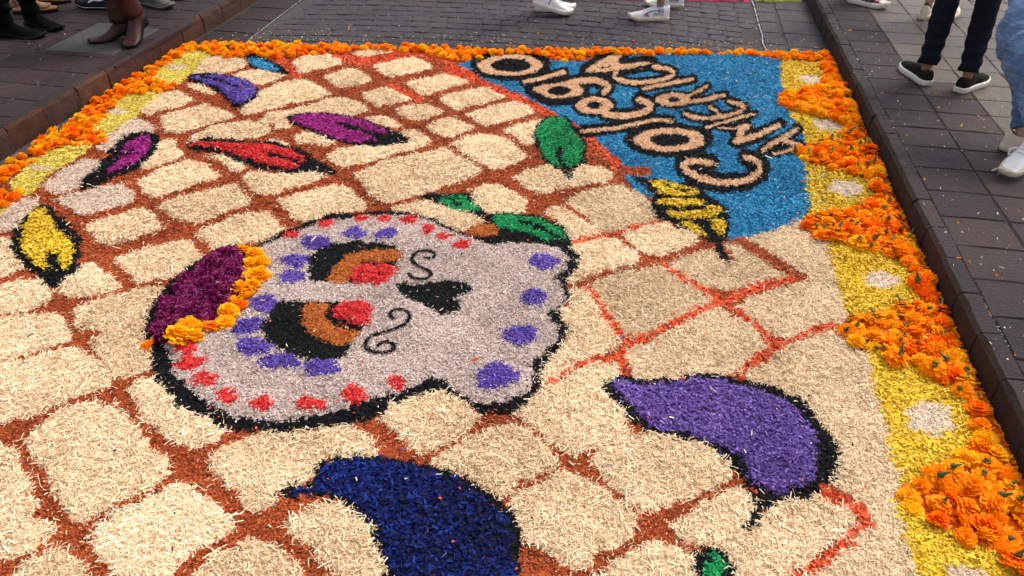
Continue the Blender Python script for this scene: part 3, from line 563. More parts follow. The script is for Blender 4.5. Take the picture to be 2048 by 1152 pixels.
# gutter bands either side
gs = [block_mesh('gutter_slab', 0.125, 0.235, 0.006, M_cob, 0.004, 0.004) for _ in range(2)]
gl = [block_mesh('gutter_slab', 0.245, 0.275, 0.006, M_cob, 0.005, 0.004) for _ in range(2)]
gw = [block_mesh('gutter_slab', 0.30, 0.275, 0.006, M_slabL, 0.005, 0.004) for _ in range(2)]
for i in range(12):
    put('gutter_slab', gs[i % 2], road, 0.782, 5.02+i*0.247); put('gutter_slab', gl[i % 2], road, 0.985, 4.93+i*0.285)
    put('gutter_slab', gw[i % 2], road, -2.735, 4.45+i*0.285)
# slabs
def slabs(par, xs, y0, py, n, mat, worn=None, skip=None, h=KH):
    protos = {}
    for xi in range(len(xs)-1):
        x0, x1 = xs[xi], xs[xi+1]; wd = x1-x0
        for m, mm in (('a', mat), ('w', worn)):
            if mm: protos[(xi, m)] = [block_mesh('paving_slab', wd-0.0055, py-0.0055, 0.012, mm, 0.004, 0.0035) for _ in range(2)]
        for j in range(n):
            xc, yc = (x0+x1)/2, y0+(j+0.5)*py
            u, v = proj(xc, yc, h)
            if u < -160 or u > 2210 or v < -90 or v > 1230: continue
            if skip and skip(xc, yc): continue
            isw = worn is not None and WORN_SHEEN(xc, yc)
            put('paving_slab', protos[(xi, 'w' if isw else 'a')][random.randrange(2)], par, xc, yc, h-0.012, random.choice((0, math.pi)), 0.004)
def WORN_SHEEN(x, y):  # picks the slabs whose colour carries the painted sky sheen
    k = (x-1.42)*1.0+(y-4.0)*0.42+0.25*math.sin(x*5.1+y*3.7)
    return x > 1.42 and y > 3.55 and k+random.uniform(-.12, .12) > 0.15
COVX0, COVX1, COVY0, COVY1 = -3.50, -3.02, 3.98, 4.56
slabs(pavL, [-2.965-0.0, -3.12, -3.335, -3.55, -3.765, -3.98, -4.195, -4.41, -4.625, -4.84, -5.055, -5.27][::-1], 2.70, 0.2, 24, M_slabL, skip=lambda x, y: COVX0-0.03 < x < COVX1+0.06 and COVY0-0.02 < y < COVY1+0.03)
slabs(pavR, [1.178+0.252*k for k in range(9)], 1.2, 0.222, 30, M_slabR, M_slabSheen)
# kerbs
def kerb(name, x0, x1, y0, pitch, n, mat, matt, label, side):
    k = empty(name, (x0, y0, 0), label=label, cat='kerb', kind='structure')
    ms = []
    for v in range(4):
        wd = abs(x1-x0); r = random.Random(v+n); L = pitch-0.006; H = KH+0.003
        ny_ = 4; V = []; Fc = []
        for i in range(ny_+1):
            y = -L/2+L*i/ny_; e = 0.006 if i in (0, ny_) else 0
            ch = r.uniform(0, 0.006)+(r.random() < .25)*r.uniform(.003, .010); s = side
            prof = [(-wd/2*s, -0.02), (-wd/2*s, H), (wd/2*s-0.012*s-ch*s*0.6, H-r.uniform(0, .002)), (wd/2*s-ch*s*0.4, H-0.012-ch), (wd/2*s, H*0.5), (wd/2*s, -0.02)]
            V += [(px_, y, pz) for px_, pz in prof]
        for i in range(ny_):
            for j in range(5): a0 = i*6+j; f = (a0, a0+6, a0+7, a0+1); Fc.append(f if side > 0 else f[::-1])
        Fc += [tuple(range(6)) if side > 0 else tuple(range(6))[::-1], tuple(ny_*6+q for q in range(6))[::-1] if side > 0 else tuple(ny_*6+q for q in range(6))]
        me = mesh('kerb_stone', V, Fc, mat); me.materials.append(matt)
        for p in me.polygons: p.material_index = 1 if p.normal.z > 0.8 or p.center.z > KH-0.004 else 0
        ms.append(me)
    for i in range(n):
        o = link('kerb_stone', ms[random.randrange(4)], k, ((x1-x0)/2+random.uniform(-.003, .003), (i+0.5)*pitch, random.uniform(-0.003, 0.001))); o.rotation_euler = (0, random.uniform(-.012, .012), random.uniform(-.012, .012))
    return k
kerb('kerb', -2.963, -2.903, 2.46, 0.262, 22, M_kerbL, M_slabL, 'left kerb of reddish brown upright stones', 1)
kerb('kerb', 1.110, 1.175, 1.10, 0.222, 30, M_kerbR, M_slabR, 'right kerb of dark brown upright stones', -1)
# access cover
M_cov = flat_mat('cover_paint', (0.045, 0.043, 0.038), 0.6, 0.3, 0.12, 25, 0.2)
cov = empty('access_cover', (-3.24, 4.27, KH), label='flat grey rectangular access cover set in the left pavement', cat='access cover')
link('plate', block_mesh('plate', 0.43, 0.53, 0.001, M_cov, 0.003, 0.001), cov, (0.005, 0.0, -0.001))
link('frame_bed', block_mesh('frame_bed', 0.70, 0.84, 0.001, M_slabL, 0.002, 0.001), cov, (-0.01, 0.0, -0.0040))
fm = block_mesh('frame_stone', 0.048, 0.175, 0.012, M_slabL, 0.004, 0.003)
for j in range(3): link('frame_stone', fm, cov, (-0.245, -0.19+j*0.19, -0.010))
fb = block_mesh('frame_stone', 0.23, 0.05, 0.012, M_slabL, 0.004, 0.003)
for j in range(2):
    link('frame_stone', fb, cov, (-0.11+j*0.24, 0.30, -0.010)); link('frame_stone', fb, cov, (-0.11+j*0.24, -0.30, -0.010))
# chalk lines: dusty, broken, slightly wavy
M_chalk = flat_mat('chalk', (0.36, 0.37, 0.40), 0.9, 0.1, 0.3, 120)
def chalk(name, P, wd, label):
    V = []; Fc = []; P = np.array(P); n = 90
    t = np.linspace(0, 1, n); seg = np.linspace(0, 1, len(P)); X = np.interp(t, seg, P[:, 0])+np.cumsum(rng.normal(0, 0.0012, n)); Y = np.interp(t, seg, P[:, 1])
    for i in range(n-1):
        if rng.random() < 0.10: continue
        w0 = wd*(0.5+rng.random()); w1 = wd*(0.5+rng.random()); k = len(V)
        V += [(X[i]-w0/2, Y[i], 0.0105), (X[i]+w0/2, Y[i], 0.0105), (X[i+1]+w1/2, Y[i+1], 0.0105), (X[i+1]-w1/2, Y[i+1], 0.0105)]; Fc.append((k, k+1, k+2, k+3))
    return tag(link(name, mesh(name, V, Fc, M_chalk)), label=label, cat='chalk line', kind='stuff')
chalk('chalk_line', [(0.712, 5.12), (0.70, 5.4), (0.705, 5.75), (0.697, 6.40)], 0.008, 'white chalk line down the cobbles on the right side')
chalk('chalk_line', [(-2.553, 4.72), (-2.57, 5.1), (-2.60, 6.6)], 0.004, 'thin white chalk line down the cobbles on the left side')
# second carpet up the street
c2 = empty('sawdust_carpet', (0, 6.3, 0), label='second sawdust carpet in pink and lime starting at the top edge', cat='sawdust carpet')
def carpet2(name, x0, x1, key, parent=c2):
    xs = np.arange(x0, x1, 0.02); ys = np.arange(0, 1.0, 0.02); gx, gy = np.meshgrid(xs, ys); yy = 6.00+0.185*(gx+1.45)+gy+rng.normal(0, 0.004, gx.shape); zz = 0.02+rng.normal(0, 0.003, gx.shape)
    zz[0] = 0.0; zz[:, 0] = 0.002; zz[:, -1] = 0.002
    V = np.stack([gx, yy, zz], -1).reshape(-1, 3); nX, nY = len(xs), len(ys)
    ii = (np.arange(nY-1)[:, None]*nX+np.arange(nX-1)).ravel(); Q = np.stack([ii, ii+1, ii+nX+1, ii+nX], 1); T = np.clip(rng.normal(0.4, .1, len(Q)), 0, 1)
    n = int((x1-x0)*9000); px_ = x0+rng.random(n)*(x1-x0-0.02); gy_ = rng.random(n)*0.95; L, W = CHIP[key][:2]
    v2, q2, t2 = chips(n, px_, 6.00+0.185*(px_+1.45)+gy_-0.004, 0.018+rng.random(n)*0.01, L, W, 'f', False, np.clip(rng.normal(.5, .22, n), 0, 1))
    V2 = np.vstack([V, v2])-np.array([0, 6.3, 0]); link(name, quadmesh(name, V2, np.vstack([Q, q2+len(V)]), np.concatenate([T, t2]), SM[key]), parent)
carpet2('lemon_band', -2.88, -1.62, 'yellow'); carpet2('pink_band', -1.60, 0.70, 'pink'); carpet2('lime_band', 0.72, 1.08, 'lime')

# ------------------------------------------------------------------ flowers
def petal_mat(name, a, b, c):
    m, t, bs = base_mat(name, 0.8, 0.08)
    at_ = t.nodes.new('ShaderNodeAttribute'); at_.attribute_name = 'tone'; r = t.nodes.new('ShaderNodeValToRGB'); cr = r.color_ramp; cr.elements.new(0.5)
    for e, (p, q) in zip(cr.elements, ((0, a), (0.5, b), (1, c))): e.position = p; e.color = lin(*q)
    hsv = t.nodes.new('ShaderNodeHueSaturation'); oi = t.nodes.new('ShaderNodeObjectInfo'); mr = t.nodes.new('ShaderNodeMapRange')
    mr.inputs['To Min'].default_value = 0.492; mr.inputs['To Max'].default_value = 0.507; t.links.new(oi.outputs['Random'], mr.inputs['Value']); t.links.new(mr.outputs[0], hsv.inputs['Hue'])
    t.links.new(at_.outputs['Fac'], r.inputs[0]); t.links.new(r.outputs[0], hsv.inputs['Color']); t.links.new(hsv.outputs[0], bs.inputs['Base Color'])
    bs.inputs['Subsurface Weight'].default_value = 0.0
    tr = t.nodes.new('ShaderNodeBsdfTranslucent'); t.links.new(hsv.outputs[0], tr.inputs['Color']); ms = t.nodes.new('ShaderNodeMixShader'); ms.inputs[0].default_value = 0.35
    out = t.nodes['Material Output']; t.links.new(bs.outputs[0], ms.inputs[1]); t.links.new(tr.outputs[0], ms.inputs[2]); t.links.new(ms.outputs[0], out.inputs['Surface'])
    return m
M_org = petal_mat('marigold_orange', (250, 122, 0), (255, 160, 12), (255, 190, 48))
M_deep = petal_mat('marigold_deep_orange', (240, 92, 0), (255, 132, 8), (255, 160, 30))
M_yor = petal_mat('marigold_golden', (252, 158, 0), (255, 190, 18), (255, 214, 60))
M_yel = petal_mat('marigold_yellow', (240, 170, 4), (255, 206, 24), (255, 226, 80))
M_cox = petal_mat('cockscomb', (98, 8, 62), (172, 32, 118), (234, 146, 194))
M_gcal = flat_mat('calyx_green', (0.045, 0.095, 0.03), 0.55, 0.3, 0.3, 200)
def petals(fl, r0, z0, th, el, ln, wd, tone, rr):
    """one frilled petal: 5 quads as tip fan"""
    V, Q, T = fl; ct, st = math.cos(th), math.sin(th); ce, se = math.cos(el), math.sin(el)
    def P(a, b, c): # along, across, normal
        rad = r0+a*ce-c*se; z = z0+a*se+c*ce; return (rad*ct-b*st, rad*st+b*ct, z)
    k = len(V); h = wd/2; w1 = rr.uniform(0.0, .2)*wd
    V += [P(0, -h*.35, 0), P(0, h*.35, 0), P(ln*.6, -h*.9, w1), P(ln*.62, 0, -w1*.4), P(ln*.6, h*.9, w1*.8), P(ln*rr.uniform(.85, 1.0), -h*.75, -ln*.10+rr.uniform(-.1, .25)*wd), P(ln, 0, -ln*.05+w1), P(ln*rr.uniform(.85, 1.0), h*.75, -ln*.12+rr.uniform(-.1, .25)*wd)]
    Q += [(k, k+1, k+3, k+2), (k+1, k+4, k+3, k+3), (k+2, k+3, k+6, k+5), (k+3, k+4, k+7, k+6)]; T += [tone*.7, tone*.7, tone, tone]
def tri_clean(V, Q, T, name, mat, smooth=False):
    me = bpy.data.meshes.new(name); me.from_pydata(V, [], [tuple(dict.fromkeys(q)) for q in Q]); a = me.attributes.new('tone', 'FLOAT', 'FACE'); a.data.foreach_set('value', np.clip(T, 0, 1).astype(np.float32)); me.materials.append(mat); me.update(); return me
def marigold_geo(seed, open_=False):
    r = random.Random(seed); V, Q, T = [], [], []
    R = 0.033
    rings = ([(0.006, .013, 14, -.05, .027, .017), (0.006, .018, 13, .18, .024, .016), (.004, .023, 12, .45, .020, .014), (.003, .027, 9, .8, .015, .012), (.001, .030, 6, 1.25, .010, .009)] if not open_ else
             [(0.006, .010, 12, .05, .032, .017), (.005, .014, 11, .25, .027, .015), (.003, .017, 8, .6, .017, .010), (.001, .019, 6, 1.2, .009, .007)])
    for r0, z0, n, el, ln, wd in rings:
        ph = r.random()*6
        for k in range(n):
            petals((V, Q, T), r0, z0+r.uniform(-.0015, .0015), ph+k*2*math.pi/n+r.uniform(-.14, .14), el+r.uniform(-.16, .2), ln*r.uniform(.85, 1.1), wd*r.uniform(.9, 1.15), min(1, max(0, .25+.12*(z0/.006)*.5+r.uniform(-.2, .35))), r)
    # closed underside so that nothing shows through
    k0 = len(V)
    for k in range(8): a_ = k*math.pi/4; V.append((.020*math.cos(a_), .020*math.sin(a_), .008)); V.append((.012*math.cos(a_), .012*math.sin(a_), .028))
    for k in range(8): j = (k+1) % 8; Q.append((k0+2*k, k0+2*j, k0+2*j+1, k0+2*k+1)); T.append(.1)
    Q.append(tuple(k0+2*k+1 for k in range(4)));  T.append(.1); Q.append((k0+1, k0+7, k0+9, k0+11)); T.append(.1); Q.append((k0+11, k0+13, k0+15, k0+1)); T.append(.1)
    return V, Q, T
def flip_geo(seed):
    """bloom lying face down: petals hang outwards, under the green cup"""
    r = random.Random(seed); V, Q, T = [], [], []
    for r0, z0, n, el, ln, wd in ((.006, .026, 12, -.15, .027, .016), (.008, .020, 13, -.4, .028, .017), (.008, .014, 13, -.25, .030, .017), (.007, .030, 9, .25, .017, .012), (.004, .030, 7, .9, .012, .010)):
        ph = r.random()*6
        for k in range(n): petals((V, Q, T), r0, z0, ph+k*2*math.pi/n+r.uniform(-.15, .15), el+r.uniform(-.15, .15), ln*r.uniform(.85, 1.1), wd, r.uniform(.2, .9), r)
    return V, Q, T
def calyx_mesh(seed):
    r = random.Random(seed); V = []; Fc = []; s_ = r.uniform(.6, 1.0); prof = [(.0065, .022), (.0085, .028), (.0078, .028+.010*s_), (.0042, .028+.016*s_), (.0024, .028+.018*s_+r.random()*.016)]; bx, by = r.uniform(-.6, .6), r.uniform(-.6, .6)
    for rad, z in prof:
        for k in range(7): a_ = k*2*math.pi/7; V.append((rad*math.cos(a_)+bx*max(0, z-.033), rad*math.sin(a_)+by*max(0, z-.033), z))
    for i in range(4):
        for k in range(7): j = (k+1) % 7; Fc.append((i*7+k, i*7+j, i*7+7+j, i*7+7+k))
    Fc.append(tuple(28+k for k in range(7)))
    return mesh('calyx', V, Fc, M_gcal, True)
geoU = [marigold_geo(s) for s in range(4)]+[marigold_geo(9, True)]; geoF = [flip_geo(20+s) for s in range(2)]
MM = {}
for nm, mt in (('orange', M_org), ('deep', M_deep), ('golden', M_yor), ('yellow', M_yel)):
    MM[nm] = [tri_clean(*g_, 'marigold', mt) for g_ in geoU]; MM[nm+'F'] = [tri_clean(*g_, 'petals', mt) for g_ in geoF]
CAL = [calyx_mesh(s) for s in range(8)]
# (zone key, polygon in the photograph (flower tops), colour weights orange/deep/golden/yellow, share lying face down, min distance)
Z = [
('top', '395,82 420,80 480,82 560,82 620,86 700,87 860,88 930,92 1000,97 1060,98 1115,92 1180,94 1240,100 1320,96 1370,98 1400,102 1480,98 1540,98 1620,100 1664,106 1668,126 1625,120 1560,111 1500,108 1400,104 1350,107 1240,106 1185,103 1165,114 1130,117 1080,109 1010,104 970,108 950,118 910,118 880,110 850,101 760,96 700,100 620,108 570,112 520,108 470,112 430,108 400,104', (5, 2, 3, .6), 0, .040, 0),
('left', '388,80 342,103 300,126 248,156 203,188 143,231 98,266 46,298 -12,336 -120,410 -120,445 -8,366 46,332 96,300 152,268 196,242 226,208 259,179 297,153 334,122 374,100 405,98', (6, 2, 2, .4), 0, .042, 0),
('left', '258,158 300,158 343,162 346,176 312,182 262,186', (6, 2, 2, .2), 0, .040, 0),
('left', '135,252 165,256 200,262 212,272 200,282 165,290 110,292', (6, 2, 2, .2), 0, .040, 0),
('left', '-60,398 0,380 30,374 50,382 48,396 20,406 -60,430', (6, 2, 2, .2), 0, .042, 0),
('right', '1640,104 1666,108 1675,140 1690,176 1664,180 1645,165 1650,140', (5, 4, 2, .2), 0, .040, 0),
('bump1', '1556,192 1600,184 1650,174 1692,176 1705,215 1718,245 1700,250 1650,234 1590,220 1560,206', (6, 3, 3, .3), .35, .036, 0),
('right', '1700,240 1722,250 1730,272 1722,288 1700,276 1702,256', (6, 3, 3, .3), 0, .040, 0),
('bump2', '1598,306 1612,294 1655,284 1705,268 1728,272 1748,300 1762,335 1775,372 1788,402 1768,408 1752,396 1752,366 1722,348 1660,334 1618,322', (6, 3, 3, .3), .50, .038, 0),
('bump3', '1614,450 1626,434 1690,420 1740,406 1790,396 1812,425 1820,460 1840,500 1858,556 1838,545 1800,516 1760,498 1700,482 1645,474', (6, 3, 3, .8), .50, .038, 0),
('right', '1836,530 1856,548 1872,580 1874,602 1852,616 1842,585', (4, 5, 1, .2), .1, .042, 0),
('bump4', '1684,660 1702,642 1750,622 1812,614 1846,600 1874,600 1908,640 1924,680 1944,724 1955,765 1930,790 1885,765 1835,728 1790,722 1752,700 1702,676', (6, 3, 3, .2), .5, .037, 0),
('right', '1925,770 1955,762 1970,806 1990,846 2010,884 1975,905 1955,850 1940,810', (6, 3, 2, 0), 0, .050, 0),
('bump5', '1790,990 1825,962 1865,942 1920,912 1968,888 2006,884 2025,920 2055,950 2120,1060 2200,1230 2100,1230 2060,1150 2012,1108 1940,1080 1880,1050 1822,1020', (6, 3, 3, .2), .42, .040, 0)]
LBL = {'top': 'marigold in the flower row along the far edge', 'left': 'marigold in the flower border beside the left kerb', 'right': 'marigold in the narrow run beside the right kerb',
 'bump1': 'marigold in the farthest wedge', 'bump2': 'marigold in the wedge touching the letter A', 'bump3': 'marigold in the wedge below the blue panel',
 'bump4': 'marigold in the second nearest wedge', 'bump5': 'marigold in the bottom right corner wedge'}
CN = {'orange': 'orange', 'deep': 'deep orange', 'golden': 'golden', 'yellow': 'bright yellow'}
FL = []
for key, s, wts, fd, md, _ in Z:
    P = pts(s); lo = P.min(0); hi = P.max(0); zf = 0.03
    WX, WY = at(P[:, 0], P[:, 1], zf); area = 0.5*abs(np.dot(WX, np.roll(WY, 1))-np.dot(WY, np.roll(WX, 1)))
    got = []
    for _t in range(int(area/(md*md)*30)):
        x = rng.uniform(WX.min(), WX.max()); y = rng.uniform(WY.min(), WY.max()); u, v = proj(x, y, zf)
        if not pip(np.array([u]), np.array([v]), P)[0]: continue
        if x > 1.078 or x < -2.885: continue
        if all((x-a_)**2+(y-b_)**2 > md*md for a_, b_ in got): got.append((x, y))
    for x, y in got:
        c = rng.choice(4, p=np.array(wts)/sum(wts)); FL.append((key, x, y, ('orange', 'deep', 'golden', 'yellow')[c], rng.random() < fd, 0.028*0+rng.uniform(.75, 1.25), rng.uniform(0, .016) if key.startswith('bump') else rng.uniform(0, .008)))
CR = [(484,497,.033,'golden'),(510,503,.030,'golden'),(524,520,.030,'golden'),(500,523,.030,'golden'),(519,545,.033,'golden'),(497,548,.031,'golden'),(500,566,.026,'golden'),(480,578,.030,'golden'),(497,585,.026,'golden'),(470,597,.030,'golden'),(484,605,.026,'orange'),(458,620,.031,'golden'),(450,640,.030,'golden'),(425,648,.026,'orange'),(412,644,.020,'golden'),(376,652,.040,'golden'),(352,672,.040,'golden'),(388,668,.028,'golden'),(308,684,.026,'orange')]
for u, v, r, c in CR:
    x, y = at(u, v+6, 0.03); FL.append(('crown', x, y, c, False, r/.033, 0.006))
LBL['crown'] = 'marigold in the band across the skull\'s flower crown'
def hground(x, y):
    i, j = int((y-Y0)/CELL), int((x-X0)/CELL)
    return float(Hc[i, j]) if 0 <= i < ny and 0 <= j < nx and ID[i, j] >= 0 else 0.002
FL.sort(key=lambda f: (f[0] != 'crown', math.hypot(f[1], f[2])))
print('flowers', len(FL)); SV, SQ, ST = {}, {}, {}
for n_, (key, x, y, c, down, sc, dz) in enumerate(FL):
    sc *= {'crown': 1.32, 'top': .98, 'left': .98, 'bump4': 1.02, 'bump5': 1.04}.get(key, 1.12)
    z = hground(x, y)-0.010+dz; rz = random.uniform(0, 6.28); tx, ty = random.gauss(0, .38), random.gauss(0, .38)
    if key == 'bump4' and 0: pass
    if n_ < 300:
        if down:
            o = empty('marigold', (x, y, z)); ch = link('petals', MM[c+'F'][n_ % 2], o); link('calyx', CAL[n_ % 8], o)
            o['label'] = 'face-down %s %s' % (CN[c], LBL[key]); o['group'] = 'face-down '+CN[c]+' marigolds, '+key
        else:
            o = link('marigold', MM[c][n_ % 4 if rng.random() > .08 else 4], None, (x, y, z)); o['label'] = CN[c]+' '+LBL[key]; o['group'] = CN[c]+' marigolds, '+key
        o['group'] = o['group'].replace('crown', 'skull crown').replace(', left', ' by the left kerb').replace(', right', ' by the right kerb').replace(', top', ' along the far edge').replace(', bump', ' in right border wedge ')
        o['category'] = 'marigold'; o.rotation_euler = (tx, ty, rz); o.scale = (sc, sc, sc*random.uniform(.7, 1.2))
    else:
        V, Q, T = (geoF[n_ % 2] if down else geoU[n_ % 4]); V = np.array(V)
        Rm = np.array(Matrix.Rotation(rz, 3, 'Z') @ Matrix.Rotation(tx, 3, 'X') @ Matrix.Rotation(ty, 3, 'Y'))
        SV.setdefault(c, []); SQ.setdefault(c, []); ST.setdefault(c, []); k = len(SV[c])
        SV[c] += [tuple(q) for q in (V*sc)@Rm.T+np.array([x, y, z])]; SQ[c] += [tuple(i+k for i in q) for q in Q]; ST[c] += list(T)
ORD = 'first second third fourth fifth sixth seventh eighth ninth tenth eleventh twelfth thirteenth fourteenth'.split()
grp = {}
for o in list(bpy.data.objects):
    if o.get('category') == 'marigold': grp.setdefault(o['label'], []).append(o)
for lb, L_ in grp.items():
    if 1 < len(L_) <= 14:
        along_x = 'right kerb' not in lb and 'left kerb' not in lb
        L_.sort(key=lambda o: proj(o.location.x, o.location.y)[0 if along_x else 1])
        for i, o in enumerate(L_): o['label'] = lb+(', %s from %s' % (ORD[i], 'left' if along_x else 'top'))
# the far rows beyond the first 300: one object, four petal colours
V = []; Q = []; T = []; MI = []
for mi, c in enumerate(SV):
    k = len(V); V += SV[c]; Q += [tuple(i+k for i in dict.fromkeys(q)) for q in SQ[c]]; T += ST[c]; MI += [mi]*len(SQ[c])
if V:
    me = bpy.data.meshes.new('marigold_row'); me.from_pydata(V, [], Q); a = me.attributes.new('tone', 'FLOAT', 'FACE'); a.data.foreach_set('value', np.clip(T, 0, 1).astype(np.float32))
    for c in SV: me.materials.append({'orange': M_org, 'deep': M_deep, 'golden': M_yor, 'yellow': M_yel}[c])
    me.polygons.foreach_set('material_index', np.array(MI, np.int32)); me.update()
    tag(link('marigold_row', me), label='distant marigold heads packed along the far edge of the carpet', cat='marigolds', kind='stuff')
# cockscomb blooms
def cox(seed):
    r = random.Random(seed); V, Q, T = [], [], []
    for k in range(210):
        a_ = r.random()*6.283; u = r.random()**.6; z = .012+.020*math.sqrt(max(0, 1-u*u)); x, y = .030*u*math.cos(a_), .030*u*math.sin(a_)
        th = r.random()*6.283; l = r.uniform(.004, .008); h = r.uniform(.003, .007); dx, dy = math.cos(th)*l, math.sin(th)*l; k0 = len(V); nx_, ny_ = x*12*h, y*12*h
        l *= .8; V += [(x-dx, y-dy, z-.006), (x+dx, y+dy, z-.006), (x+dx*.9+nx_, y+dy*.9+ny_, z+h*r.uniform(.6, 1)), (x-dx*.9+nx_, y-dy*.9+ny_, z+h)]; Q.append((k0, k0+1, k0+2, k0+3)); T.append(r.uniform(0, 1)**1.5)
    k0 = len(V)
    for k in range(9): b_ = k*6.283/9; V.append((.030*math.cos(b_), .030*math.sin(b_), .002)); V.append((.020*math.cos(b_), .020*math.sin(b_), .022))
    V.append((0, 0, .028))
    for k in range(9): j = (k+1) % 9; Q += [(k0+2*k, k0+2*j, k0+2*j+1, k0+2*k+1), (k0+2*k+1, k0+2*j+1, k0+18)]; T += [.1, .1]
    return tri_clean(V, Q, T, 'cockscomb_bloom', M_cox)
CX = [cox(s) for s in range(4)]; P = pts('306,650 312,620 330,592 350,566 380,538 410,512 440,497 472,500 490,520 486,556 462,588 444,618 410,640 370,640 335,660 318,668'); WX, WY = at(P[:, 0], P[:, 1], .042); got = []
for _t in range(2500):
    x = rng.uniform(WX.min(), WX.max()); y = rng.uniform(WY.min(), WY.max()); u, v = proj(x, y, .042)
    if pip(np.array([u]), np.array([v]), P)[0] and all((x-a_)**2+(y-b_)**2 > .040**2 for a_, b_ in got): got.append((x, y))
for k, (x, y) in enumerate(got):
    o = link('cockscomb_bloom', CX[k % 4], None, (x, y, hground(x, y)-.004)); s = rng.uniform(.85, 1.25); o.scale = (s, s, s*rng.uniform(.75, 1.0)); o.rotation_euler = (rng.normal(0, .25), rng.normal(0, .25), rng.random()*6)
    tag(o, 'velvety dark magenta cockscomb bloom in the skull\'s crown', 'cockscomb', 'cockscomb blooms heaped in the skull\'s crown')
# stray bits: petals, chips and crumbs on the stones and on the carpet
def litter(name, n, fx, L, W, mat, label, cat, tmean=.6):
    X, Y, Zz = fx(n); v, q, t = chips(len(X), X, Y, Zz, L, W, 'f', False, np.clip(rng.normal(tmean, .25, len(X)), 0, 1)); return tag(link(name, quadmesh(name, v, q, t, mat)), label=label, cat=cat, kind='stuff')
def on_stone(n):
    a_ = rng.random(n); X = np.where(a_ < .45, rng.uniform(1.18, 2.6, n), np.where(a_ < .7, rng.uniform(-4.2, -2.97, n), rng.uniform(-2.5, .9, n)))
    Y = np.where(a_ < .7, rng.uniform(2.2, 6.0, n), 5.25+rng.random(n)*.9+.15*np.clip(X, -2.5, 1)); Zz = np.where(a_ < .7, KH+.003, .009); return X, Y, Zz
def by_carpet(n): X = rng.uniform(-2.75, 1.05, n); Y = 4.66+.152*(X+2.8)+np.abs(rng.normal(0, .16, n)); return X, Y, np.full(n, .011)
litter('scattered_sawdust', 500, by_carpet, .009, .003, SM['cream'], 'pale sawdust scattered on the cobbles behind the far flower row', 'sawdust chips')
litter('scattered_petals', 110, by_carpet, .014, .007, M_org, 'orange petals scattered on the cobbles behind the far flower row', 'petals')
litter('pale_crumbs', 420, on_stone, .005, .004, SM['skull'], 'pale crumbs of sawdust dropped on the paving stones', 'crumbs', .9)
def along_kerb(n): X = 1.105-np.abs(rng.normal(0, .03, n)); Y = rng.uniform(1.3, 5.0, n); return X, Y, np.full(n, .03)
litter('shed_petals', 500, along_kerb, .012, .007, M_org, 'loose orange petals shed along the foot of the right kerb', 'petals')
def on_right(n): X = 1.12+np.abs(rng.normal(0, .35, n)); Y = rng.uniform(1.6, 5.6, n); return X, Y, np.full(n, KH+.003)
litter('blown_petals', 45, on_right, .011, .006, M_org, 'few orange petals blown onto the right pavement', 'petals')
litter('blown_sawdust', 220, on_right, .008, .0025, SM['cream'], 'pale sawdust blown over the kerb onto the right pavement', 'sawdust chips')
def in_joint(n): X = rng.normal(1.179, .004, n); Y = rng.uniform(1.4, 5.6, n); return X, Y, np.full(n, KH-.003)
litter('joint_debris', 260, in_joint, .006, .003, SM['skull'], 'grit caught in the joint behind the right kerb', 'grit', .5)
def on_carpet(n, mt):
    r, c = np.where(ID >= 0); k = rng.choice(len(r), n); return GX[r[k], c[k]]+rng.uniform(-.005, .005, n), GY[r[k], c[k]]+rng.uniform(-.005, .005, n), Hc[r[k], c[k]]+.010
for nm, mt, n, L, W in (('stray_red_chips', 'red', 90, .009, .006), ('stray_violet_chips', 'violet', 90, .008, .005), ('stray_cream_splinters', 'cream', 900, .016, .0028), ('stray_dark_chips', 'black', 260, .007, .004), ('stray_orange_chips', 'orange', 260, .008, .006)):
    litter(nm, n, lambda q: on_carpet(q, mt), L, W, SM[mt], nm.replace('_', ' ').replace('stray', 'stray').strip()+' blown across the sawdust carpet', 'sawdust chips')
def blue_on_yellow(n): X, Y = at(rng.uniform(1606, 1745, n), rng.uniform(325, 420, n), .02); return X, Y, np.full(n, .026)
litter('spilled_blue_chips', 70, blue_on_yellow, .009, .005, SM['blue'], 'blue chips spilled on the yellow scallop beside the panel', 'sawdust chips')
# ------------------------------------------------------------------ people (seen from the shins down)
M_skin = flat_mat('skin', (0.42, 0.23, 0.15), 0.55, 0.35, 0.10, 30, 0.1)
M_skin2 = flat_mat('skin_tan', (0.30, 0.15, 0.09), 0.55, 0.35, 0.10, 30, 0.1)
M_rubber = flat_mat('white_rubber', (0.66, 0.62, 0.55), 0.6, 0.4, 0.12, 60)
M_offrub = flat_mat('cream_rubber', (0.60, 0.50, 0.36), 0.65, 0.3, 0.15, 50)
M_white = flat_mat('white_leather', (0.74, 0.73, 0.74), 0.5, 0.4, 0.07, 40, 0.15)
M_cream = flat_mat('cream_leather', (0.66, 0.54, 0.44), 0.6, 0.3, 0.08, 40, 0.1)
M_blk = flat_mat('black_suede', (0.0045, 0.004, 0.0045), 0.95, 0.04, 0.4, 80, 0.3)
M_blksole = flat_mat('black_sole', (0.006, 0.006, 0.006), 0.8, 0.1, 0.2, 50)
M_brownl = flat_mat('brown_leather', (0.042, 0.011, 0.008), 0.5, 0.3, 0.45, 14, 0.5)
M_navy = flat_mat('navy_mesh', (0.012, 0.014, 0.032), 0.8, 0.2, 0.3, 120, 0.3)
M_greysh = flat_mat('grey_canvas', (0.10, 0.095, 0.085), 0.85, 0.2, 0.2, 120, 0.3)
M_canvas = flat_mat('charcoal_canvas', (0.014, 0.013, 0.011), 0.95, 0.08, 0.7, 70, 0.4)
M_jeanD = flat_mat('black_denim', (0.008, 0.010, 0.017), 0.9, 0.1, 0.3, 220, 0.5)
M_trB = flat_mat('black_trousers', (0.005, 0.005, 0.006), 0.95, 0.03, 0.3, 90, 0.2)
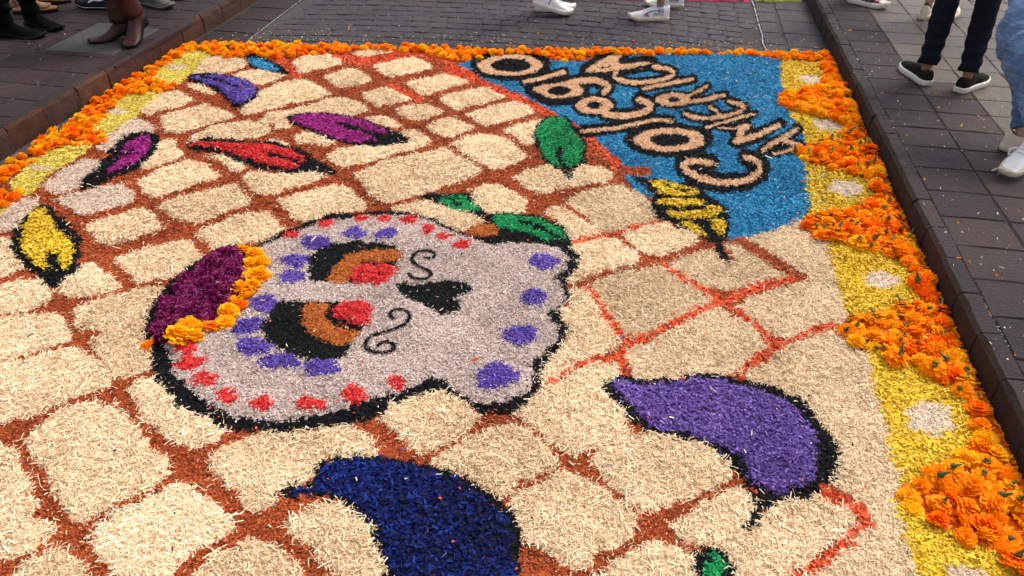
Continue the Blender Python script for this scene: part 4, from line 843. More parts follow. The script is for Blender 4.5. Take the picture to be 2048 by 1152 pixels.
M_sock = flat_mat('pale_blue_sock', (0.42, 0.46, 0.62), 0.9, 0.1, 0.1, 200, 0.3)
M_tattoo = flat_mat('tattoo_ink', (0.05, 0.045, 0.05), 0.6, 0.2, 0.3, 90)
M_red = flat_mat('stripe_red', (0.60, 0.05, 0.06), 0.6, 0.3, 0.05, 30)
M_bluep = flat_mat('stripe_blue', (0.03, 0.05, 0.16), 0.6, 0.3, 0.05, 30)
M_ink = flat_mat('print_black', (0.012, 0.012, 0.014), 0.6, 0.3, 0.05, 30)
M_lace = flat_mat('lace_white', (0.70, 0.68, 0.66), 0.85, 0.1, 0.1, 200)
M_metal = flat_mat('buckle_steel', (0.40, 0.40, 0.40), 0.3, 0.6, 0.1, 30); M_metal.node_tree.nodes['Principled BSDF'].inputs['Metallic'].default_value = 0.9
M_turq = flat_mat('bracelet_teal', (0.02, 0.10, 0.11), 0.5, 0.4, 0.2, 90)
M_strap = flat_mat('tan_strap', (0.34, 0.13, 0.05), 0.6, 0.3, 0.2, 60)
M_cover_ = None
def denim_light():
    m, t, b = base_mat('light_denim', 0.85, 0.15); N = t.nodes.new; L = t.links.new
    g_ = N('ShaderNodeNewGeometry'); n = N('ShaderNodeTexNoise'); n.inputs['Scale'].default_value = 7; n.inputs['Detail'].default_value = 5; L(g_.outputs['Position'], n.inputs['Vector'])
    r = N('ShaderNodeValToRGB'); r.color_ramp.elements[0].position = .33; r.color_ramp.elements[1].position = .68; r.color_ramp.elements[0].color = (0.07, 0.13, 0.26, 1); r.color_ramp.elements[1].color = (0.22, 0.35, 0.58, 1); L(n.outputs['Fac'], r.inputs[0])
    w_ = N('ShaderNodeTexNoise'); w_.inputs['Scale'].default_value = 420; L(g_.outputs['Position'], w_.inputs['Vector']); mx = N('ShaderNodeMixRGB'); mx.blend_type = 'MULTIPLY'; mx.inputs[0].default_value = .35; L(r.outputs[0], mx.inputs[1]); L(w_.outputs['Fac'], mx.inputs[2]); L(mx.outputs[0], b.inputs['Base Color'])
    n2 = N('ShaderNodeTexNoise'); n2.inputs['Scale'].default_value = 16; n2.inputs['Detail'].default_value = 3; n2.inputs['Distortion'].default_value = 1.0; mp = N('ShaderNodeMapping'); mp.inputs['Scale'].default_value = (.5, .5, 2.2); L(g_.outputs['Position'], mp.inputs[0]); L(mp.outputs[0], n2.inputs['Vector'])
    bp = N('ShaderNodeBump'); bp.inputs['Strength'].default_value = 0.9; bp.inputs['Distance'].default_value = 0.03; L(n2.outputs['Fac'], bp.inputs['Height']); L(bp.outputs[0], b.inputs['Normal']); return m
M_jeanL = denim_light()
M_jeanM = flat_mat('mid_denim', (0.055, 0.085, 0.13), 0.9, 0.1, 0.3, 30, 0.5)
def floral():
    m, t, b = base_mat('floral_print', 0.55, 0.4); N = t.nodes.new; L = t.links.new; tc = N('ShaderNodeTexCoord')
    v = N('ShaderNodeTexVoronoi'); v.inputs['Scale'].default_value = 34; L(tc.outputs['Object'], v.inputs['Vector'])
    r = N('ShaderNodeValToRGB'); cr = r.color_ramp; cr.interpolation = 'CONSTANT'
    for _ in range(3): cr.elements.new(.5)
    for e, (p, c) in zip(cr.elements, ((0, (.02, .02, .025, 1)), (.34, (.30, .03, .05, 1)), (.56, (.04, .10, .04, 1)), (.74, (.62, .60, .55, 1)), (.88, (.015, .015, .02, 1)))): e.position = p; e.color = c
    L(v.outputs['Color'], r.inputs[0]); L(r.outputs[0], b.inputs['Base Color']); return m
M_floral = floral()
def interp(t, ks): return np.interp(t, [k[0] for k in ks], [k[1] for k in ks])
def loft(rings, cap=True):
    n = len(rings[0]); V = [p for r in rings for p in r]; Fc = []
    for i in range(len(rings)-1):
        for k in range(n): j = (k+1) % n; Fc.append((i*n+k, i*n+j, (i+1)*n+j, (i+1)*n+k))
    if cap: Fc.append(tuple(range(n))[::-1]); Fc.append(tuple((len(rings)-1)*n+k for k in range(n)))
    return V, Fc
SW_ = [(0, .55), (.04, .82), (.15, 1.0), (.35, .90), (.55, 1.08), (.72, 1.32), (.86, 1.20), (.94, 1.0), (.98, .74), (1, .50)]
def outline_pt(t, L, hw, s): return ((t-0.0)*L, s*hw*float(interp(t, SW_))+0.006*math.sin(t*math.pi)*1.0)
def shoe(par, heel, toe, side, style, label=None, heelz=0.0, toez=0.0, base=KH, text=None, L=None, sock=None):
    """foot from heel to toe; side +1 = left foot. style: dict(kind, upper, sole, thick, top profile)"""
    hx, hy = heel; tx, ty = toe; L = L or style.get('L', 0.28)
    fwd = Vector((tx-hx, ty-hy, 0)).normalized(); pz = math.asin(max(-.9, min(.9, (toez-heelz)/L)))
    X = Vector((fwd.x*math.cos(pz), fwd.y*math.cos(pz), math.sin(pz))); Yv = Vector((-fwd.y, fwd.x, 0)); Zv = X.cross(Yv)
    o = bpy.data.objects.new('shoe' if style['kind'] not in ('boot', 'tall') else 'boot', None); C.objects.link(o); o.parent = par; o.empty_display_size = .05
    if label: o['label'] = label
    org = Vector((hx, hy, base+heelz)) if pz > -0.05 else Vector((tx, ty, base+toez))-X*L
    ploc = par.location; M = Matrix(((X.x, Yv.x, Zv.x, org.x-ploc.x), (X.y, Yv.y, Zv.y, org.y-ploc.y), (X.z, Yv.z, Zv.z, org.z-ploc.z), (0, 0, 0, 1))); o.matrix_local = M
    hw = style.get('hw', .034); th = style.get('th', .026); fl = 0.004*side
    ts = [0, .015, .05, .12, .22, .34, .46, .58, .70, .80, .88, .94, .98, 1.0]
    hl_ = style.get('heel') or 0.0
    def drop(t): q = min(1, max(0, (t-.18)/.50)); return -hl_*q*q*(3-2*q)
    # sole
    def ring(z, grow, sp=0): 
        R_ = []
        for t in ts: x, y = outline_pt(t, L, hw+grow, 1); R_.append((x+(grow if t > .9 else (-grow if t < .05 else 0)), y+fl, z+sp*max(0, t-.72)**2*1.2+drop(t)))
        for t in ts[::-1]: x, y = outline_pt(t, L, hw+grow, -1); R_.append((x+(grow if t > .9 else (-grow if t < .05 else 0)), y+fl-0.006*math.sin(t*math.pi)*2, z+sp*max(0, t-.72)**2*1.2+drop(t)))
        return R_
    sp = style.get('spring', .25)
    if style.get('heel'):
        V, Fc = loft([ring(style['heel']-.002, .001, sp), ring(style['heel']+th*.4, .003, sp), ring(style['heel']+th, .002, sp)])
        k = len(V); hb = [(x, y, z) for z in (0.0, style['heel']) for x, y in ((-.004, -.028), (.004, .030), (.060, .030), (.066, 0), (.060, -.030))]
        V += hb; Fc += [(k, k+1, k+2, k+3, k+4), (k+9, k+8, k+7, k+6, k+5)]+[(k+i, k+5+i, k+5+(i+1) % 5, k+(i+1) % 5) for i in range(5)]
        zb = style['heel']+th
        zdrop = lambda t: 0.0
    else:
        V, Fc = loft([ring(0.0, -.001, sp), ring(th*.15, .003, sp), ring(th*.8, .003, sp), ring(th, .0015, sp)]); zb = th
    link('sole', mesh('sole', V, Fc, style['sole'], True), o)
    if style.get('band'):
        V, Fc = loft([ring(th*.55, .0040, sp), ring(th*.66, .0040, sp)], False); link('sole_stripe', mesh('sole_stripe', V, Fc, style['band']), o)
    # upper
    top = style['top']; rings = []; tu = [0.0, .02, .05, .10, .16, .24, .32, .40, .50, .60, .70, .80, .88, .94, .98, .995]; na = 15
    for t in tu:
        hgt = float(interp(t, top)); w_ = (hw-.001)*float(interp(t, SW_))*1.0; yo = fl; R_ = []
        zb2 = zb+sp*max(0, t-.72)**2*1.2-.002; op = float(interp(t, style.get('open', [(0, 0), (1, 0)])))
        for k in range(na):
            a_ = math.pi*k/(na-1); cy_ = math.cos(a_); sy_ = math.sin(a_); e = .75
            y = w_*math.copysign(abs(cy_)**e, cy_)*(1-.30*sy_**2*(1 if t < .6 else .4)); z = zb2+(hgt-zb2+zb*0)*sy_**.8
            if op > 0 and sy_ > .86: z -= op*(sy_-.86)/.14
            z += (rng.normal(0, .0008) if style.get('rough') else 0)
            R_.append((t*L, y+yo, z+drop(t)))
        rings.append(R_)
    V = [p for r in rings for p in r]; Fc = []
    for i in range(len(rings)-1):
        for k in range(na-1): Fc.append((i*na+k, i*na+k+1, (i+1)*na+k+1, (i+1)*na+k))
    Fc.append(tuple(range(na))[::-1]); Fc.append(tuple((len(rings)-1)*na+k for k in range(na)))
    if style.get('shaft'):
        H, r0, r1 = style['shaft']; k0 = len(V); n = 18; m_ = 14; Rr = []
        for i in range(m_):
            q = i/(m_-1); z = zb+.045+q*(H-.045); rr = r0+(r1-r0)*q+(.004*math.sin(q*17+1)*(1-q) if style['kind'] == 'tall' else .0015*math.sin(q*9)); xc = .058+.004*math.sin(q*9)*(1-q)-style.get('lean', 0)*q
            Rr.append([(xc+rr*1.18*math.cos(6.2832*k/n)+(rng.normal(0, .0012)), fl+rr*.92*math.sin(6.2832*k/n), z+.004*math.sin(3*6.2832*k/n+i*2)*(1-q)*(style['kind'] == 'tall')) for k in range(n)])
        v2, f2 = loft(Rr); V += v2; Fc += [tuple(i+k0 for i in f) for f in f2]
    link('upper', mesh('upper', V, Fc, style['upper'], True), o)
    def strip(name, P, wd, mat, off=.0016, th_=.0018):
        """a flat band following points given as (t along shoe, angle round the upper)"""
        Vv = []; Ff = []
        for i, (t, a_) in enumerate(P):
            t2, a2 = P[min(i+1, len(P)-1)]; t1, a1 = P[max(i-1, 0)]
            def pos(t, a_, o_):
                hgt = float(interp(t, top)); w_ = hw*float(interp(t, SW_)); cy_, sy_ = math.cos(a_), math.sin(a_); e = .75
                return Vector((t*L, (w_*math.copysign(abs(cy_)**e, cy_)*(1-.30*sy_**2*(1 if t < .6 else .4)))+fl+o_*cy_, zb+(hgt-zb)*abs(sy_)**.8+o_*sy_))
            p = pos(t, a_, off+.001); d = pos(t2, a2, off)-pos(t1, a1, off); nrm = Vector((0, math.cos(a_), math.sin(a_)+.2)); sd = d.cross(nrm).normalized()*wd/2
            Vv += [p-sd, p+sd, p+sd+nrm*th_, p-sd+nrm*th_]
        for i in range(len(P)-1):
            for q in range(4): Ff.append((i*4+q, i*4+(q+1) % 4, i*4+4+(q+1) % 4, i*4+4+q))
        return link(name, mesh(name, Vv, Ff, mat), o)
    if style.get('laces'):
        for q in range(5):
            t = .36+q*.062; strip('lace', [(t-.01, 1.05), (t+.01, 1.3), (t, 1.57), (t+.01, 1.84), (t-.01, 2.1)], .006, style['laces'])
    for st in style.get('strips', ()): strip(*st)
    if text:
        tcv = bpy.data.curves.new('lettering', 'FONT'); tcv.body = text[0]; tcv.size = text[1]; tcv.extrude = .0004; tcv.align_x = 'CENTER'; tcv.materials.append(M_ink)
        t0 = bpy.data.objects.new('tmp', tcv); C.objects.link(t0); bpy.context.view_layer.update(); tme = bpy.data.meshes.new_from_object(t0.evaluated_get(bpy.context.evaluated_depsgraph_get())); tme.name = 'lettering'; bpy.data.objects.remove(t0); to = bpy.data.objects.new('lettering', tme); C.objects.link(to); to.parent = o; to['kind'] = 'stuff'; tx_, ss = text[2], text[3]
        hgt = float(interp(tx_, top)); yy = (hw*float(interp(tx_, SW_))+.0015)*ss+fl
        to.location = (tx_*L, yy*0.985, zb+.014); to.rotation_euler = (math.radians(90-14*1), 0, math.radians(180) if ss > 0 else 0); to.scale = (1, 1.0, 1)
    return o, M
def tube_rings(P, Rr, n=20, wr=None, squash=.9):
    """elliptic rings along a limb; wr(i, k) adds folds"""
    P = [Vector(p) for p in P]; out = []
    for i, p in enumerate(P):
        d = (P[min(i+1, len(P)-1)]-P[max(i-1, 0)]).normalized(); a_ = d.cross(Vector((0, 1, 0))).normalized(); b_ = d.cross(a_).normalized()
        out.append([tuple(p+a_*math.cos(6.2832*k/n)*(Rr[i]+(wr(i, k) if wr else 0))+b_*math.sin(6.2832*k/n)*(Rr[i]*squash+(wr(i, k) if wr else 0))) for k in range(n)])
    return out
def path(P, Rr, m):
    """resample a limb evenly"""
    P = np.array(P, float); s = np.concatenate([[0], np.cumsum(np.linalg.norm(np.diff(P, axis=0), axis=1))]); t = np.linspace(0, s[-1], m)
    return [tuple(np.interp(t_, s, P[:, k]) for k in range(3)) for t_ in t], [float(np.interp(t_, s, Rr)) for t_ in t], s[-1]
def leg_mesh(par, name, mat, legs, folds=.003, cuff=0.0, seedk=1, waist=True, squash=.92):
    """trousers: both legs run up into one seat"""
    V = []; Fc = []; lx, ly, lz = par.location
    for li, (pl_, rr) in enumerate(legs):
        m_ = 64; p, r, ln = path(pl_, rr, m_); ph = rng.random(8)*6.28
        def wr(i, k):
            a_ = 6.2832*k/24; h = i/m_*ln; s = folds*(math.sin(h*95+2*math.sin(a_+ph[0])+ph[1])*math.exp(-h*5)*1.3+.7*math.sin(h*60+3*math.sin(a_+ph[2]))*math.exp(-((h-.42)/.09)**2)+.35*math.sin(h*25+2*a_+ph[3]))
            return s+(cuff if h < .022 else 0)
        rg = tube_rings([(x-lx, y-ly, z-lz) for x, y, z in p], r, 24, wr, squash); v2, f2 = loft(rg); k0 = len(V); V += v2; Fc += [tuple(i+k0 for i in f) for f in f2]
    if waist:
        a0, a1 = Vector(legs[0][0][-1]), Vector(legs[1][0][-1]); c = (a0+a1)/2; hs = (a0-a1).length/2+.075; u_ = (a0-a1).normalized(); w_ = Vector((-u_.y, u_.x, 0)).normalized(); Rr = []
        for z, k, kk in ((-.10, .55, .7), (-.05, .92, .95), (.03, 1.06, 1.1), (.10, 1.02, 1.05), (.18, .92, .95)):
            Rr.append([tuple(c+Vector((-lx, -ly, z-lz))+u_*math.cos(6.2832*q/24)*hs*k+w_*math.sin(6.2832*q/24)*.115*kk) for q in range(24)])
        v2, f2 = loft(Rr); k0 = len(V); V += v2; Fc += [tuple(i+k0 for i in f) for f in f2]
    return link(name, mesh(name, V, Fc, mat, True), par)
def body(par, mat, legs, feet):
    """one skinned body: pelvis - hips - knees - ankles - feet"""
    lx, ly, lz = par.location; Vv = []; E = []; Rd = []
    hp = [Vector(l[-1]) for l in legs]; pv = (hp[0]+hp[1])/2+Vector((0, 0, .06)); Vv.append(pv); Rd.append(.095)
    Vv.append(pv+Vector((0, 0, .12))); Rd.append(.09); E.append((0, 1))
    for l, f in zip(legs, feet):
        prev = 0; P = l[::-1]; n = len(P)
        for i, p in enumerate(P):
            Vv.append(Vector(p)); Rd.append([.072, .050, .030][min(2, int(i/(n-1)*2.01))] if i < n-1 else .028); E.append((prev, len(Vv)-1)); prev = len(Vv)-1
        for q, r in (((.35, .026), (.75, .020)) if f[4] else ((.2, .016),)):
            a_ = Vector((f[0][0], f[0][1], f[2])); b_ = Vector((f[1][0], f[1][1], f[3])); p = a_.lerp(b_, q*.9)+Vector((0, 0, .046-.010*q)); Vv.append(p); Rd.append(r*.8); E.append((prev, len(Vv)-1)); prev = len(Vv)-1
    me = bpy.data.meshes.new('body'); me.from_pydata([tuple(v-Vector((lx, ly, lz))) for v in Vv], E, []); me.materials.append(mat)
    o = link('body', me, par); md = o.modifiers.new('skin', 'SKIN'); md.use_smooth_shade = True; me.skin_vertices or me.attributes
    if not me.skin_vertices: 
        import bmesh; bm = bmesh.new(); bm.from_mesh(me); bm.verts.layers.skin.verify(); bm.to_mesh(me); bm.free()
    sv = me.skin_vertices[0].data
    for i, s in enumerate(sv): s.radius = (Rd[i], Rd[i]); s.use_root = (i == 0)
    ms = o.modifiers.new('sub', 'SUBSURF'); ms.levels = ms.render_levels = 2
    return o
SNK = dict(kind='sneaker', upper=M_white, sole=M_rubber, th=.028, top=[(0, .098), (.05, .105), (.12, .092), (.25, .086), (.36, .098), (.5, .080), (.65, .062), (.8, .054), (.92, .046), (1, .034)], laces=M_lace, open=[(0, 0), (.04, .0), (.10, .03), (.26, .03), (.34, 0), (1, 0)], hw=.033)
def st(b, **k): d = dict(b); d.update(k); return d
SLIP = st(SNK, upper=M_canvas, sole=M_rubber, th=.030, laces=None, hw=.036, top=[(0, .084), (.05, .088), (.2, .070), (.34, .082), (.46, .084), (.6, .068), (.78, .056), (.92, .050), (1, .040)], open=[(0, 0), (.04, 0), (.08, .034), (.34, .034), (.42, 0), (1, 0)], spring=.08, rough=1)
BOOT = st(SNK, kind='boot', upper=M_blk, sole=M_blksole, th=.012, heel=.022, laces=None, shaft=(.20, .048, .050), open=[(0, 0), (1, 0)], top=[(0, .11), (.1, .12), (.3, .115), (.42, .090), (.55, .072), (.75, .060), (.92, .050), (1, .038)], rough=1)
TALL = st(BOOT, kind='tall', upper=M_brownl, sole=M_blksole, heel=.045, th=.008, shaft=(.46, .052, .064), top=[(0, .13), (.1, .14), (.3, .13), (.42, .108), (.55, .088), (.75, .072), (.92, .064), (1, .056)], spring=.1, L=.25)
def person(label, loc): return empty('person', (loc[0], loc[1], loc[2] if len(loc) > 2 else 0), label=label, cat='person')
def simple_person(label, feet, hipc, shoes_, tr, skin=M_skin, trm=None, folds=.003, top_r=.085, ank_r=.05, base=KH, kneef=None, hem=.10, bodyon=True):
    """feet: [(heel, toe, heelz, toez), ...]; builds body, trousers, shoes"""
    c = hipc; p = person(label, (c[0], c[1], base)); legs = []; tl = []
    dd = (Vector((feet[0][1][0]-feet[0][0][0], feet[0][1][1]-feet[0][0][1], 0)).normalized()+Vector((feet[1][1][0]-feet[1][0][0], feet[1][1][1]-feet[1][0][1], 0)).normalized()); dd = dd.normalized() if dd.length > .1 else Vector((0, 1, 0))
    sd = Vector((-dd.y, dd.x, 0))
    for s, f in zip((1, -1), feet):
        hl, to, hz, tz = f[:4]; fw = Vector((to[0]-hl[0], to[1]-hl[1], 0)).normalized(); ank = Vector((hl[0], hl[1], base+hz))+fw*.062+Vector((0, 0, .085))
        hip = Vector((c[0], c[1], base+.90))+sd*s*.085; knee = Vector(f[4]) if len(f) > 4 else ank.lerp(hip, .5)+dd*.04+Vector((0, 0, 0))
        legs.append([tuple(ank), tuple(knee), tuple(hip)]); a2 = ank+(knee-ank).normalized()*(hem-.085)
        tl.append(([tuple(a2), tuple(ank.lerp(knee, .55)), tuple(knee), tuple(knee.lerp(hip, .6)), tuple(hip)], [ank_r, ank_r*1.12, ank_r*1.25, top_r*.95, top_r]))
    if bodyon: body(p, skin, legs, [(f[0], f[1], base+f[2]+(sy.get('heel') or 0)*1.3, base+f[3], not sy.get('heel')) for f, sy in zip(feet, shoes_)])
    if tr: leg_mesh(p, tr, trm, tl, folds)
    for i, (s, f, sty) in enumerate(zip((1, -1), feet, shoes_)): sty = dict(sty); tx = sty.pop('text', None); shoe(p, f[0], f[1], s, sty, None, f[2], f[3], base, tx)
    return p, legs
V3 = Vector
# --- right pavement: black jeans seen from behind
simple_person('person in tight black jeans and charcoal slip-ons, back turned, on the right pavement', [((1.478, 4.46), (1.415, 4.73), 0, 0), ((1.605, 4.39), (1.79, 4.60), 0, 0)], (1.575, 4.60), [SLIP, SLIP], 'trousers', M_skin2, M_jeanD, .0045, .078, .050, hem=.098)
# --- right pavement: light jeans, striding in from the right edge
pz, lg = simple_person('person in light blue jeans striding in white sneakers at the right edge', [((1.700, 3.565), (1.527, 3.36), .10, .0, (1.53, 3.74, .60)), ((1.615, 3.70), (1.86, 3.58), 0, 0, (1.62, 3.88, .58))], (1.66, 4.12),
    [st(SNK, sole=M_offrub, upper=M_white, band=M_cream), st(SNK, sole=M_offrub, upper=M_cream, band=M_rubber)], None)
def jl(a_, kn, hp, r, up):
    ank = V3(a_)+V3((0, 0, up)); kn = V3(kn); hp = V3(hp)
    return ([tuple(ank), tuple(ank.lerp(kn, .5)), tuple(kn), tuple(kn.lerp(hp, .5)), tuple(hp)], r)
def jeans(nm, L_, r, mt, up):
    V = []; P, rr = jl(L_[0], L_[1], L_[2], r, up); m_ = 120; p, q, ln = path(P, rr, m_); ph = rng.random(4)*6
    def wr(i, k):
        a_ = 6.2832*k/32; h = i/m_*ln; kn = math.exp(-((h-.36)/.10)**2)
        f = math.sin(h*78+2.6*math.sin(a_+ph[0])+ph[1]); g = math.sin(h*46+3*math.sin(a_+ph[2])+ph[3]); return .0045*(1-2*abs(f))*(math.exp(-h*8)+1.5*kn)+.008*kn*(.6-abs(g))*1.4+.003*math.sin(h*17+a_*2+ph[1])+.003*math.sin(h*31-a_*3)+(.002 if h < .02 else 0)
    l0 = pz.location; v2, f2 = loft(tube_rings([(x-l0.x, y-l0.y, z-l0.z) for x, y, z in p], q, 32, wr, .95)); return v2, f2
vA, fA = jeans('a', lg[0], [.066, .078, .082, .092, .10], M_jeanL, .03); vB, fB = jeans('b', lg[1], [.050, .058, .072, .09, .10], M_jeanL, .03); k0 = len(vA)
def cord(P, r, nm, par):
    P = [V3(p) for p in P]; R_ = tube_rings([tuple(p-V3(par.location)) for p in P], [r]*len(P), 8); v2, f2 = loft(R_); link(nm, mesh(nm, v2, f2, M_lace, True), par)
bw = V3((1.585, 3.435, KH+.095))
for P_ in ([bw, bw+V3((-.020, .012, .016)), bw+V3((-.042, .006, .008)), bw+V3((-.046, -.004, -.010)), bw+V3((-.026, -.006, -.012)), bw], [bw, bw+V3((.022, .012, .014)), bw+V3((.044, .010, .004)), bw+V3((.040, -.002, -.010)), bw+V3((.018, -.006, -.008)), bw],
           [bw, bw+V3((-.030, -.006, -.012)), bw+V3((-.052, -.012, -.040)), bw+V3((-.062, -.010, -.072)), bw+V3((-.088, -.014, -.088))], [bw, bw+V3((.020, -.020, -.010)), bw+V3((.030, -.036, -.030))]):
    cord(np.array([np.array(q) for q in P_]).tolist(), .0042, 'shoelace', pz)
link('trousers', mesh('trousers', vA+vB, fA+[tuple(i+k0 for i in f) for f in fB], M_jeanL, True), pz)
# --- right pavement, far: floral sneaker and cream heel
simple_person('person in dark floral print sneakers with white soles at the top right', [((1.325, 6.10), (1.54, 5.95), 0, 0), ((1.34, 6.32), (1.58, 6.24), 0, 0)], (1.42, 6.22), [st(SNK, upper=M_floral, laces=None, th=.030, strips=[('toe_cap', [(.86, .5), (.87, 1.0), (.88, 1.57), (.87, 2.1), (.86, 2.6)], .035, M_rubber)])]*2, 'trousers', M_skin, M_jeanM)
simple_person('person in cream shoes with bare ankle and dark bow, half hidden behind black jeans', [((1.738, 5.74), (1.86, 5.99), 0, 0), ((1.86, 5.70), (1.98, 5.95), 0, 0)], (1.83, 5.86), [st(SNK, upper=M_cream, sole=M_offrub, laces=None, strips=[('bow', [(.02, 1.0), (.05, 1.57), (.02, 2.1)], .03, M_jeanD)])]*2, 'trousers', M_skin, M_jeanD, hem=.36)
# --- road: white trainers, walking right
s1 = st(SNK, strips=[('stripe', [(.42, 1.15), (.40, .75), (.38, .35), (.36, .08)][::-1], .004, M_navy), ('stripe', [(.42, 2.0), (.40, 2.4), (.38, 2.8), (.36, 3.05)], .004, M_navy)], L=.285)
simple_person('person crossing the cobbles in white leather trainers, one foot crossed over the other', [((-.855, 5.80), (-.60, 5.86), .0, .0), ((-.84, 5.70), (-.592, 5.735), .075, .0)], (-.72, 5.78), [s1, s1], 'trousers', M_skin, M_jeanM, base=0.004, hem=.20)
# --- road: sporty plimsolls with printed chevrons, walking left, tattooed ankle
chev = lambda a0, a1: [('chevron', [(.50, a0), (.585, (a0+a1)/2), (.50, a1)], .008, M_bluep), ('chevron', [(.545, a0), (.63, (a0+a1)/2), (.545, a1)], .007, M_red), ('chevron', [(.50, a0), (.34, a0), (.22, a0*1.02)], .005, M_bluep)]
s2 = st(SNK, th=.024, sole=M_offrub, L=.285, strips=chev(.62, .12)+chev(2.52, 3.02), text=('FEIYUE', .024, .27, 1))
pp_, lg = simple_person('person walking left in white plimsolls with printed chevrons, tattooed ankle and bracelet', [((.088, 5.79), (-.193, 5.735), .0, .0), ((.19, 6.14), (-.09, 6.09), .0, .0)], (.02, 5.96), [s2, s2], 'trousers', M_skin2, M_jeanM, base=0.004, hem=.34)
for L_ in lg:
    a_ = V3(L_[0])-V3(pp_.location); d = (V3(L_[1])-V3(L_[0])).normalized()
    R_ = tube_rings([tuple(a_-d*.03), tuple(a_-d*.012), tuple(a_+d*.006)], [.036, .034, .034], 16); v2, f2 = loft(R_); link('sock', mesh('sock', v2, f2, M_sock, True), pp_)
    if L_ is lg[0]:
        R_ = tube_rings([tuple(a_+d*(.030+.004*math.sin(q))) for q in (0, 1.5)], [.0325, .0325], 18); v2, f2 = loft(R_); link('anklet', mesh('anklet', v2, f2, M_turq, True), pp_)
        Vv = []; Ff = []
        for q in range(9):
            th_ = -2.05+.12*math.cos(q*2.1)*1.5; h = .055+.011*(q//2)+.004*math.sin(q*3); ln = .010; an = q*1.3; k = len(Vv)
            for (du, dv) in ((-ln, 0), (0, -.0035), (ln, 0), (0, .0035)):
                uu = du*math.cos(an)-dv*math.sin(an); vv = du*math.sin(an)+dv*math.cos(an); A_ = th_+uu/.033+.25*math.sin(q*2.3); r_ = .0335; Vv.append(tuple(a_+d*(h+vv)+V3((r_*math.cos(A_), r_*math.sin(A_), 0))))
            Ff.append((k, k+1, k+2, k+3))
        link('tattoo', mesh('tattoo', Vv, Ff, M_tattoo), pp_)
# --- left pavement: black ankle boots with a buckle
bk = st(BOOT, strips=[('buckle', [(.12, .55), (.18, .55)], .016, M_metal), ('buckle_strap', [(.02, .35), (.12, .55), (.22, .8), (.30, 1.2), (.33, 1.57), (.30, 1.95), (.22, 2.35), (.12, 2.6), (.02, 2.8)], .011, M_trB), ('buckle', [(.12, 2.6), (.18, 2.6)], .016, M_metal)], hw=.038, L=.29)
simple_person('person in black trousers and black suede ankle boots with a steel buckle, far left', [((-3.845, 4.40), (-3.592, 4.335), 0, 0), ((-3.86, 4.155), (-3.590, 4.205), 0, 0)], (-3.80, 4.28), [bk, bk], 'trousers', M_skin, M_trB, .005, .09, .055, hem=.16)
# --- left pavement: brown boots, walking towards the carpet
simple_person('person walking in knee-high reddish brown leather boots over the access cover', [((-3.075, 4.34), (-3.268, 4.175), 0, 0, (-3.10, 4.28, .57)), ((-3.005, 4.33), (-2.985, 4.115), .085, 0, (-3.09, 4.22, .57))], (-3.10, 4.38), [st(TALL, L=.265, hw=.038), st(TALL, L=.26, hw=.040)], 'trousers', M_skin, M_trB, .004, .085, .058, hem=.46)
# --- left pavement, far: navy running shoe, grey canvas shoe, sandal
mk = [('side_mark', [(.62, a_), (.50, a_*1.0+.18*sg), (.36, a_-.05*sg), (.24, a_+.20*sg)], .012, M_white) for a_, sg in ((.42, 1), (2.72, -1))]+[('side_mark', [(.56, a_), (.46, a_-.12*sg), (.34, a_+.22*sg)], .008, M_white) for a_, sg in ((.62, 1), (2.52, -1))]
simple_person('person in navy running shoes with white side mark, standing behind the brown boots', [((-3.50, 4.83), (-3.79, 4.81), 0, 0), ((-3.50, 5.02), (-3.78, 5.03), 0, 0)], (-3.60, 4.92), [st(SNK, upper=M_navy, sole=M_blksole, band=M_white, strips=mk, laces=M_white)]*2, 'trousers', M_skin, M_trB)
simple_person('person in grey canvas sneakers beside the left kerb at the top edge', [((-3.42, 4.98), (-3.17, 4.90), 0, 0), ((-3.45, 5.20), (-3.18, 5.14), 0, 0)], (-3.36, 5.06), [st(SNK, upper=M_greysh, sole=M_greysh, band=M_rubber, laces=M_greysh)]*2, 'trousers', M_skin, M_trB)
simple_person('person whose white trainer toe just shows at the left edge', [((-3.52, 3.20), (-3.25, 3.26), 0, 0), ((-3.325, 3.02), (-3.045, 3.055), 0, 0)], (-3.44, 3.12), [SNK, SNK], 'trousers', M_skin, M_jeanM)
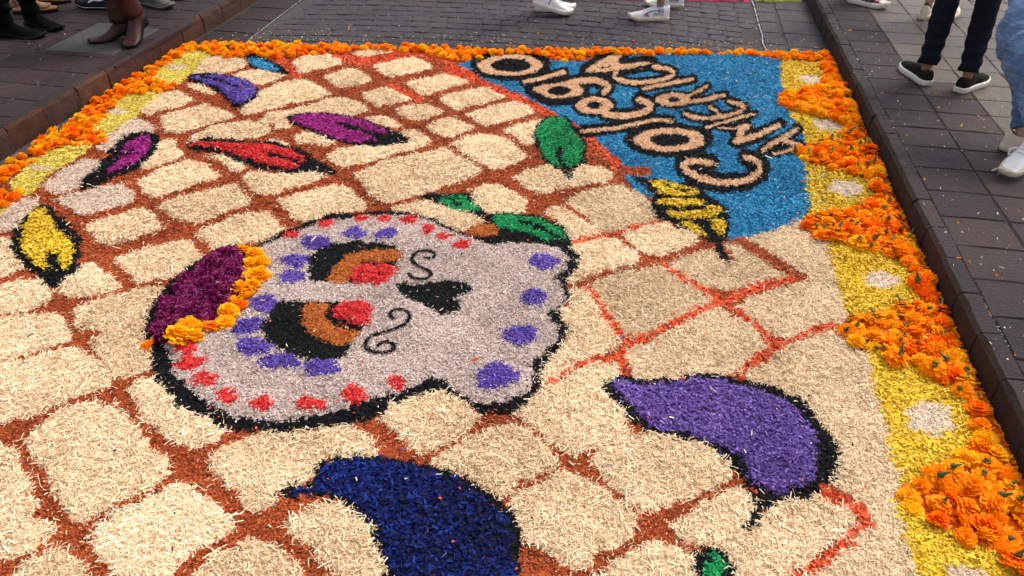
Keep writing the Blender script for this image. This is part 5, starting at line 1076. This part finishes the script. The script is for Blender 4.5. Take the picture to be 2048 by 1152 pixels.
# sandalled foot with five toes
pS = person('person in tan strap sandals with bare toes, behind the black boots', (-4.02, 4.66, KH))
def sandal(hx, hy, tx, ty, s):
    X = V3((tx-hx, ty-hy, 0)).normalized(); Y = V3((-X.y, X.x, 0)); L = .25; o_ = V3((hx, hy, KH))
    o = bpy.data.objects.new('sandal', None); C.objects.link(o); o.parent = pS; o.empty_display_size = .05
    o.matrix_local = Matrix(((X.x, Y.x, 0, o_.x-pS.location.x), (X.y, Y.y, 0, o_.y-pS.location.y), (0, 0, 1, 0), (0, 0, 0, 1)))
    ts = [0, .05, .15, .35, .55, .75, .9, 1.0]; mk_ = lambda z: [(t*L*1.06, .036*float(interp(t, SW_)), z) for t in ts]+[(t*L*1.06, -.036*float(interp(t, SW_)), z) for t in ts[::-1]]
    V, Fc = loft([mk_(0), mk_(.020)]); link('sole', mesh('sole', V, Fc, M_blksole, True), o); V, Fc = loft([mk_(.0195), mk_(.026)]); link('footbed', mesh('footbed', V, Fc, M_strap, True), o)
    for x0, w0 in ((.66, .046), (.40, .040), (.03, .036)):
        Vv = []; n = 12; zt = .062 if x0 > .5 else .078
        for k in range(n+1):
            a_ = math.pi*k/n
            for dx in (-.009, .009): Vv.append((x0*L+dx+.01*math.cos(a_), w0*math.cos(a_), .022+(zt-.020)*math.sin(a_)**.8))
        link('strap', mesh('strap', Vv, [(2*k, 2*k+1, 2*k+3, 2*k+2) for k in range(n)], M_strap, True), o)
    return X, Y, L, o_
feetS = []
for hx, hy, tx, ty, s in ((-4.10, 4.60, -3.90, 4.69, 1), (-4.16, 4.84, -3.93, 4.90, -1)): feetS.append((sandal(hx, hy, tx, ty, s), s))
Vv, E, Rd = [V3((-4.06, 4.76, .98)), V3((-4.06, 4.76, 1.10))], [(0, 1)], [.095, .09]
for (X, Y, L, o_), s in feetS:
    prev = 0
    for p, r in ((V3((-4.06, 4.76, .93))+Y*.09*s, .072), (o_+X*.07+Y*.0+V3((0, 0, .42)), .050), (o_+X*.055+V3((0, 0, .22)), .040), (o_+X*.05+V3((0, 0, .085)), .028), (o_+X*.10+V3((0, 0, .058)), .029), (o_+X*.165+V3((0, 0, .044)), .026)):
        Vv.append(p); Rd.append(r); E.append((prev, len(Vv)-1)); prev = len(Vv)-1
    for q in range(5):
        off_ = (-.026+q*.013)*-s; ln = [.048, .046, .042, .037, .030][q]; b_ = prev
        for f, r in ((.25, .0095), (.7, .0085), (1.0, .008)):
            Vv.append(o_+X*(.180+ln*f)+Y*off_*1.1+V3((0, 0, .040-.004*f))); Rd.append(r*(1.35 if q == 0 else 1)); E.append((b_, len(Vv)-1)); b_ = len(Vv)-1
me = bpy.data.meshes.new('body'); me.from_pydata([tuple(v-pS.location) for v in Vv], E, []); me.materials.append(M_skin)
import bmesh
bm = bmesh.new(); bm.from_mesh(me); bm.verts.layers.skin.verify(); bm.to_mesh(me); bm.free()
ob = link('body', me, pS); md = ob.modifiers.new('skin', 'SKIN'); md.use_smooth_shade = True
for i, s in enumerate(me.skin_vertices[0].data): s.radius = (Rd[i], Rd[i]); s.use_root = (i == 0)
ms = ob.modifiers.new('sub', 'SUBSURF'); ms.levels = ms.render_levels = 2
leg_mesh(pS, 'trousers', M_trB, [([tuple(o_+X*.055+V3((0, 0, .16))), tuple(o_+X*.07+V3((0, 0, .42))), tuple(V3((-4.06, 4.76, .93))+Y*.09*s)], [.055, .07, .09]) for (X, Y, L, o_), s in feetS], .004)
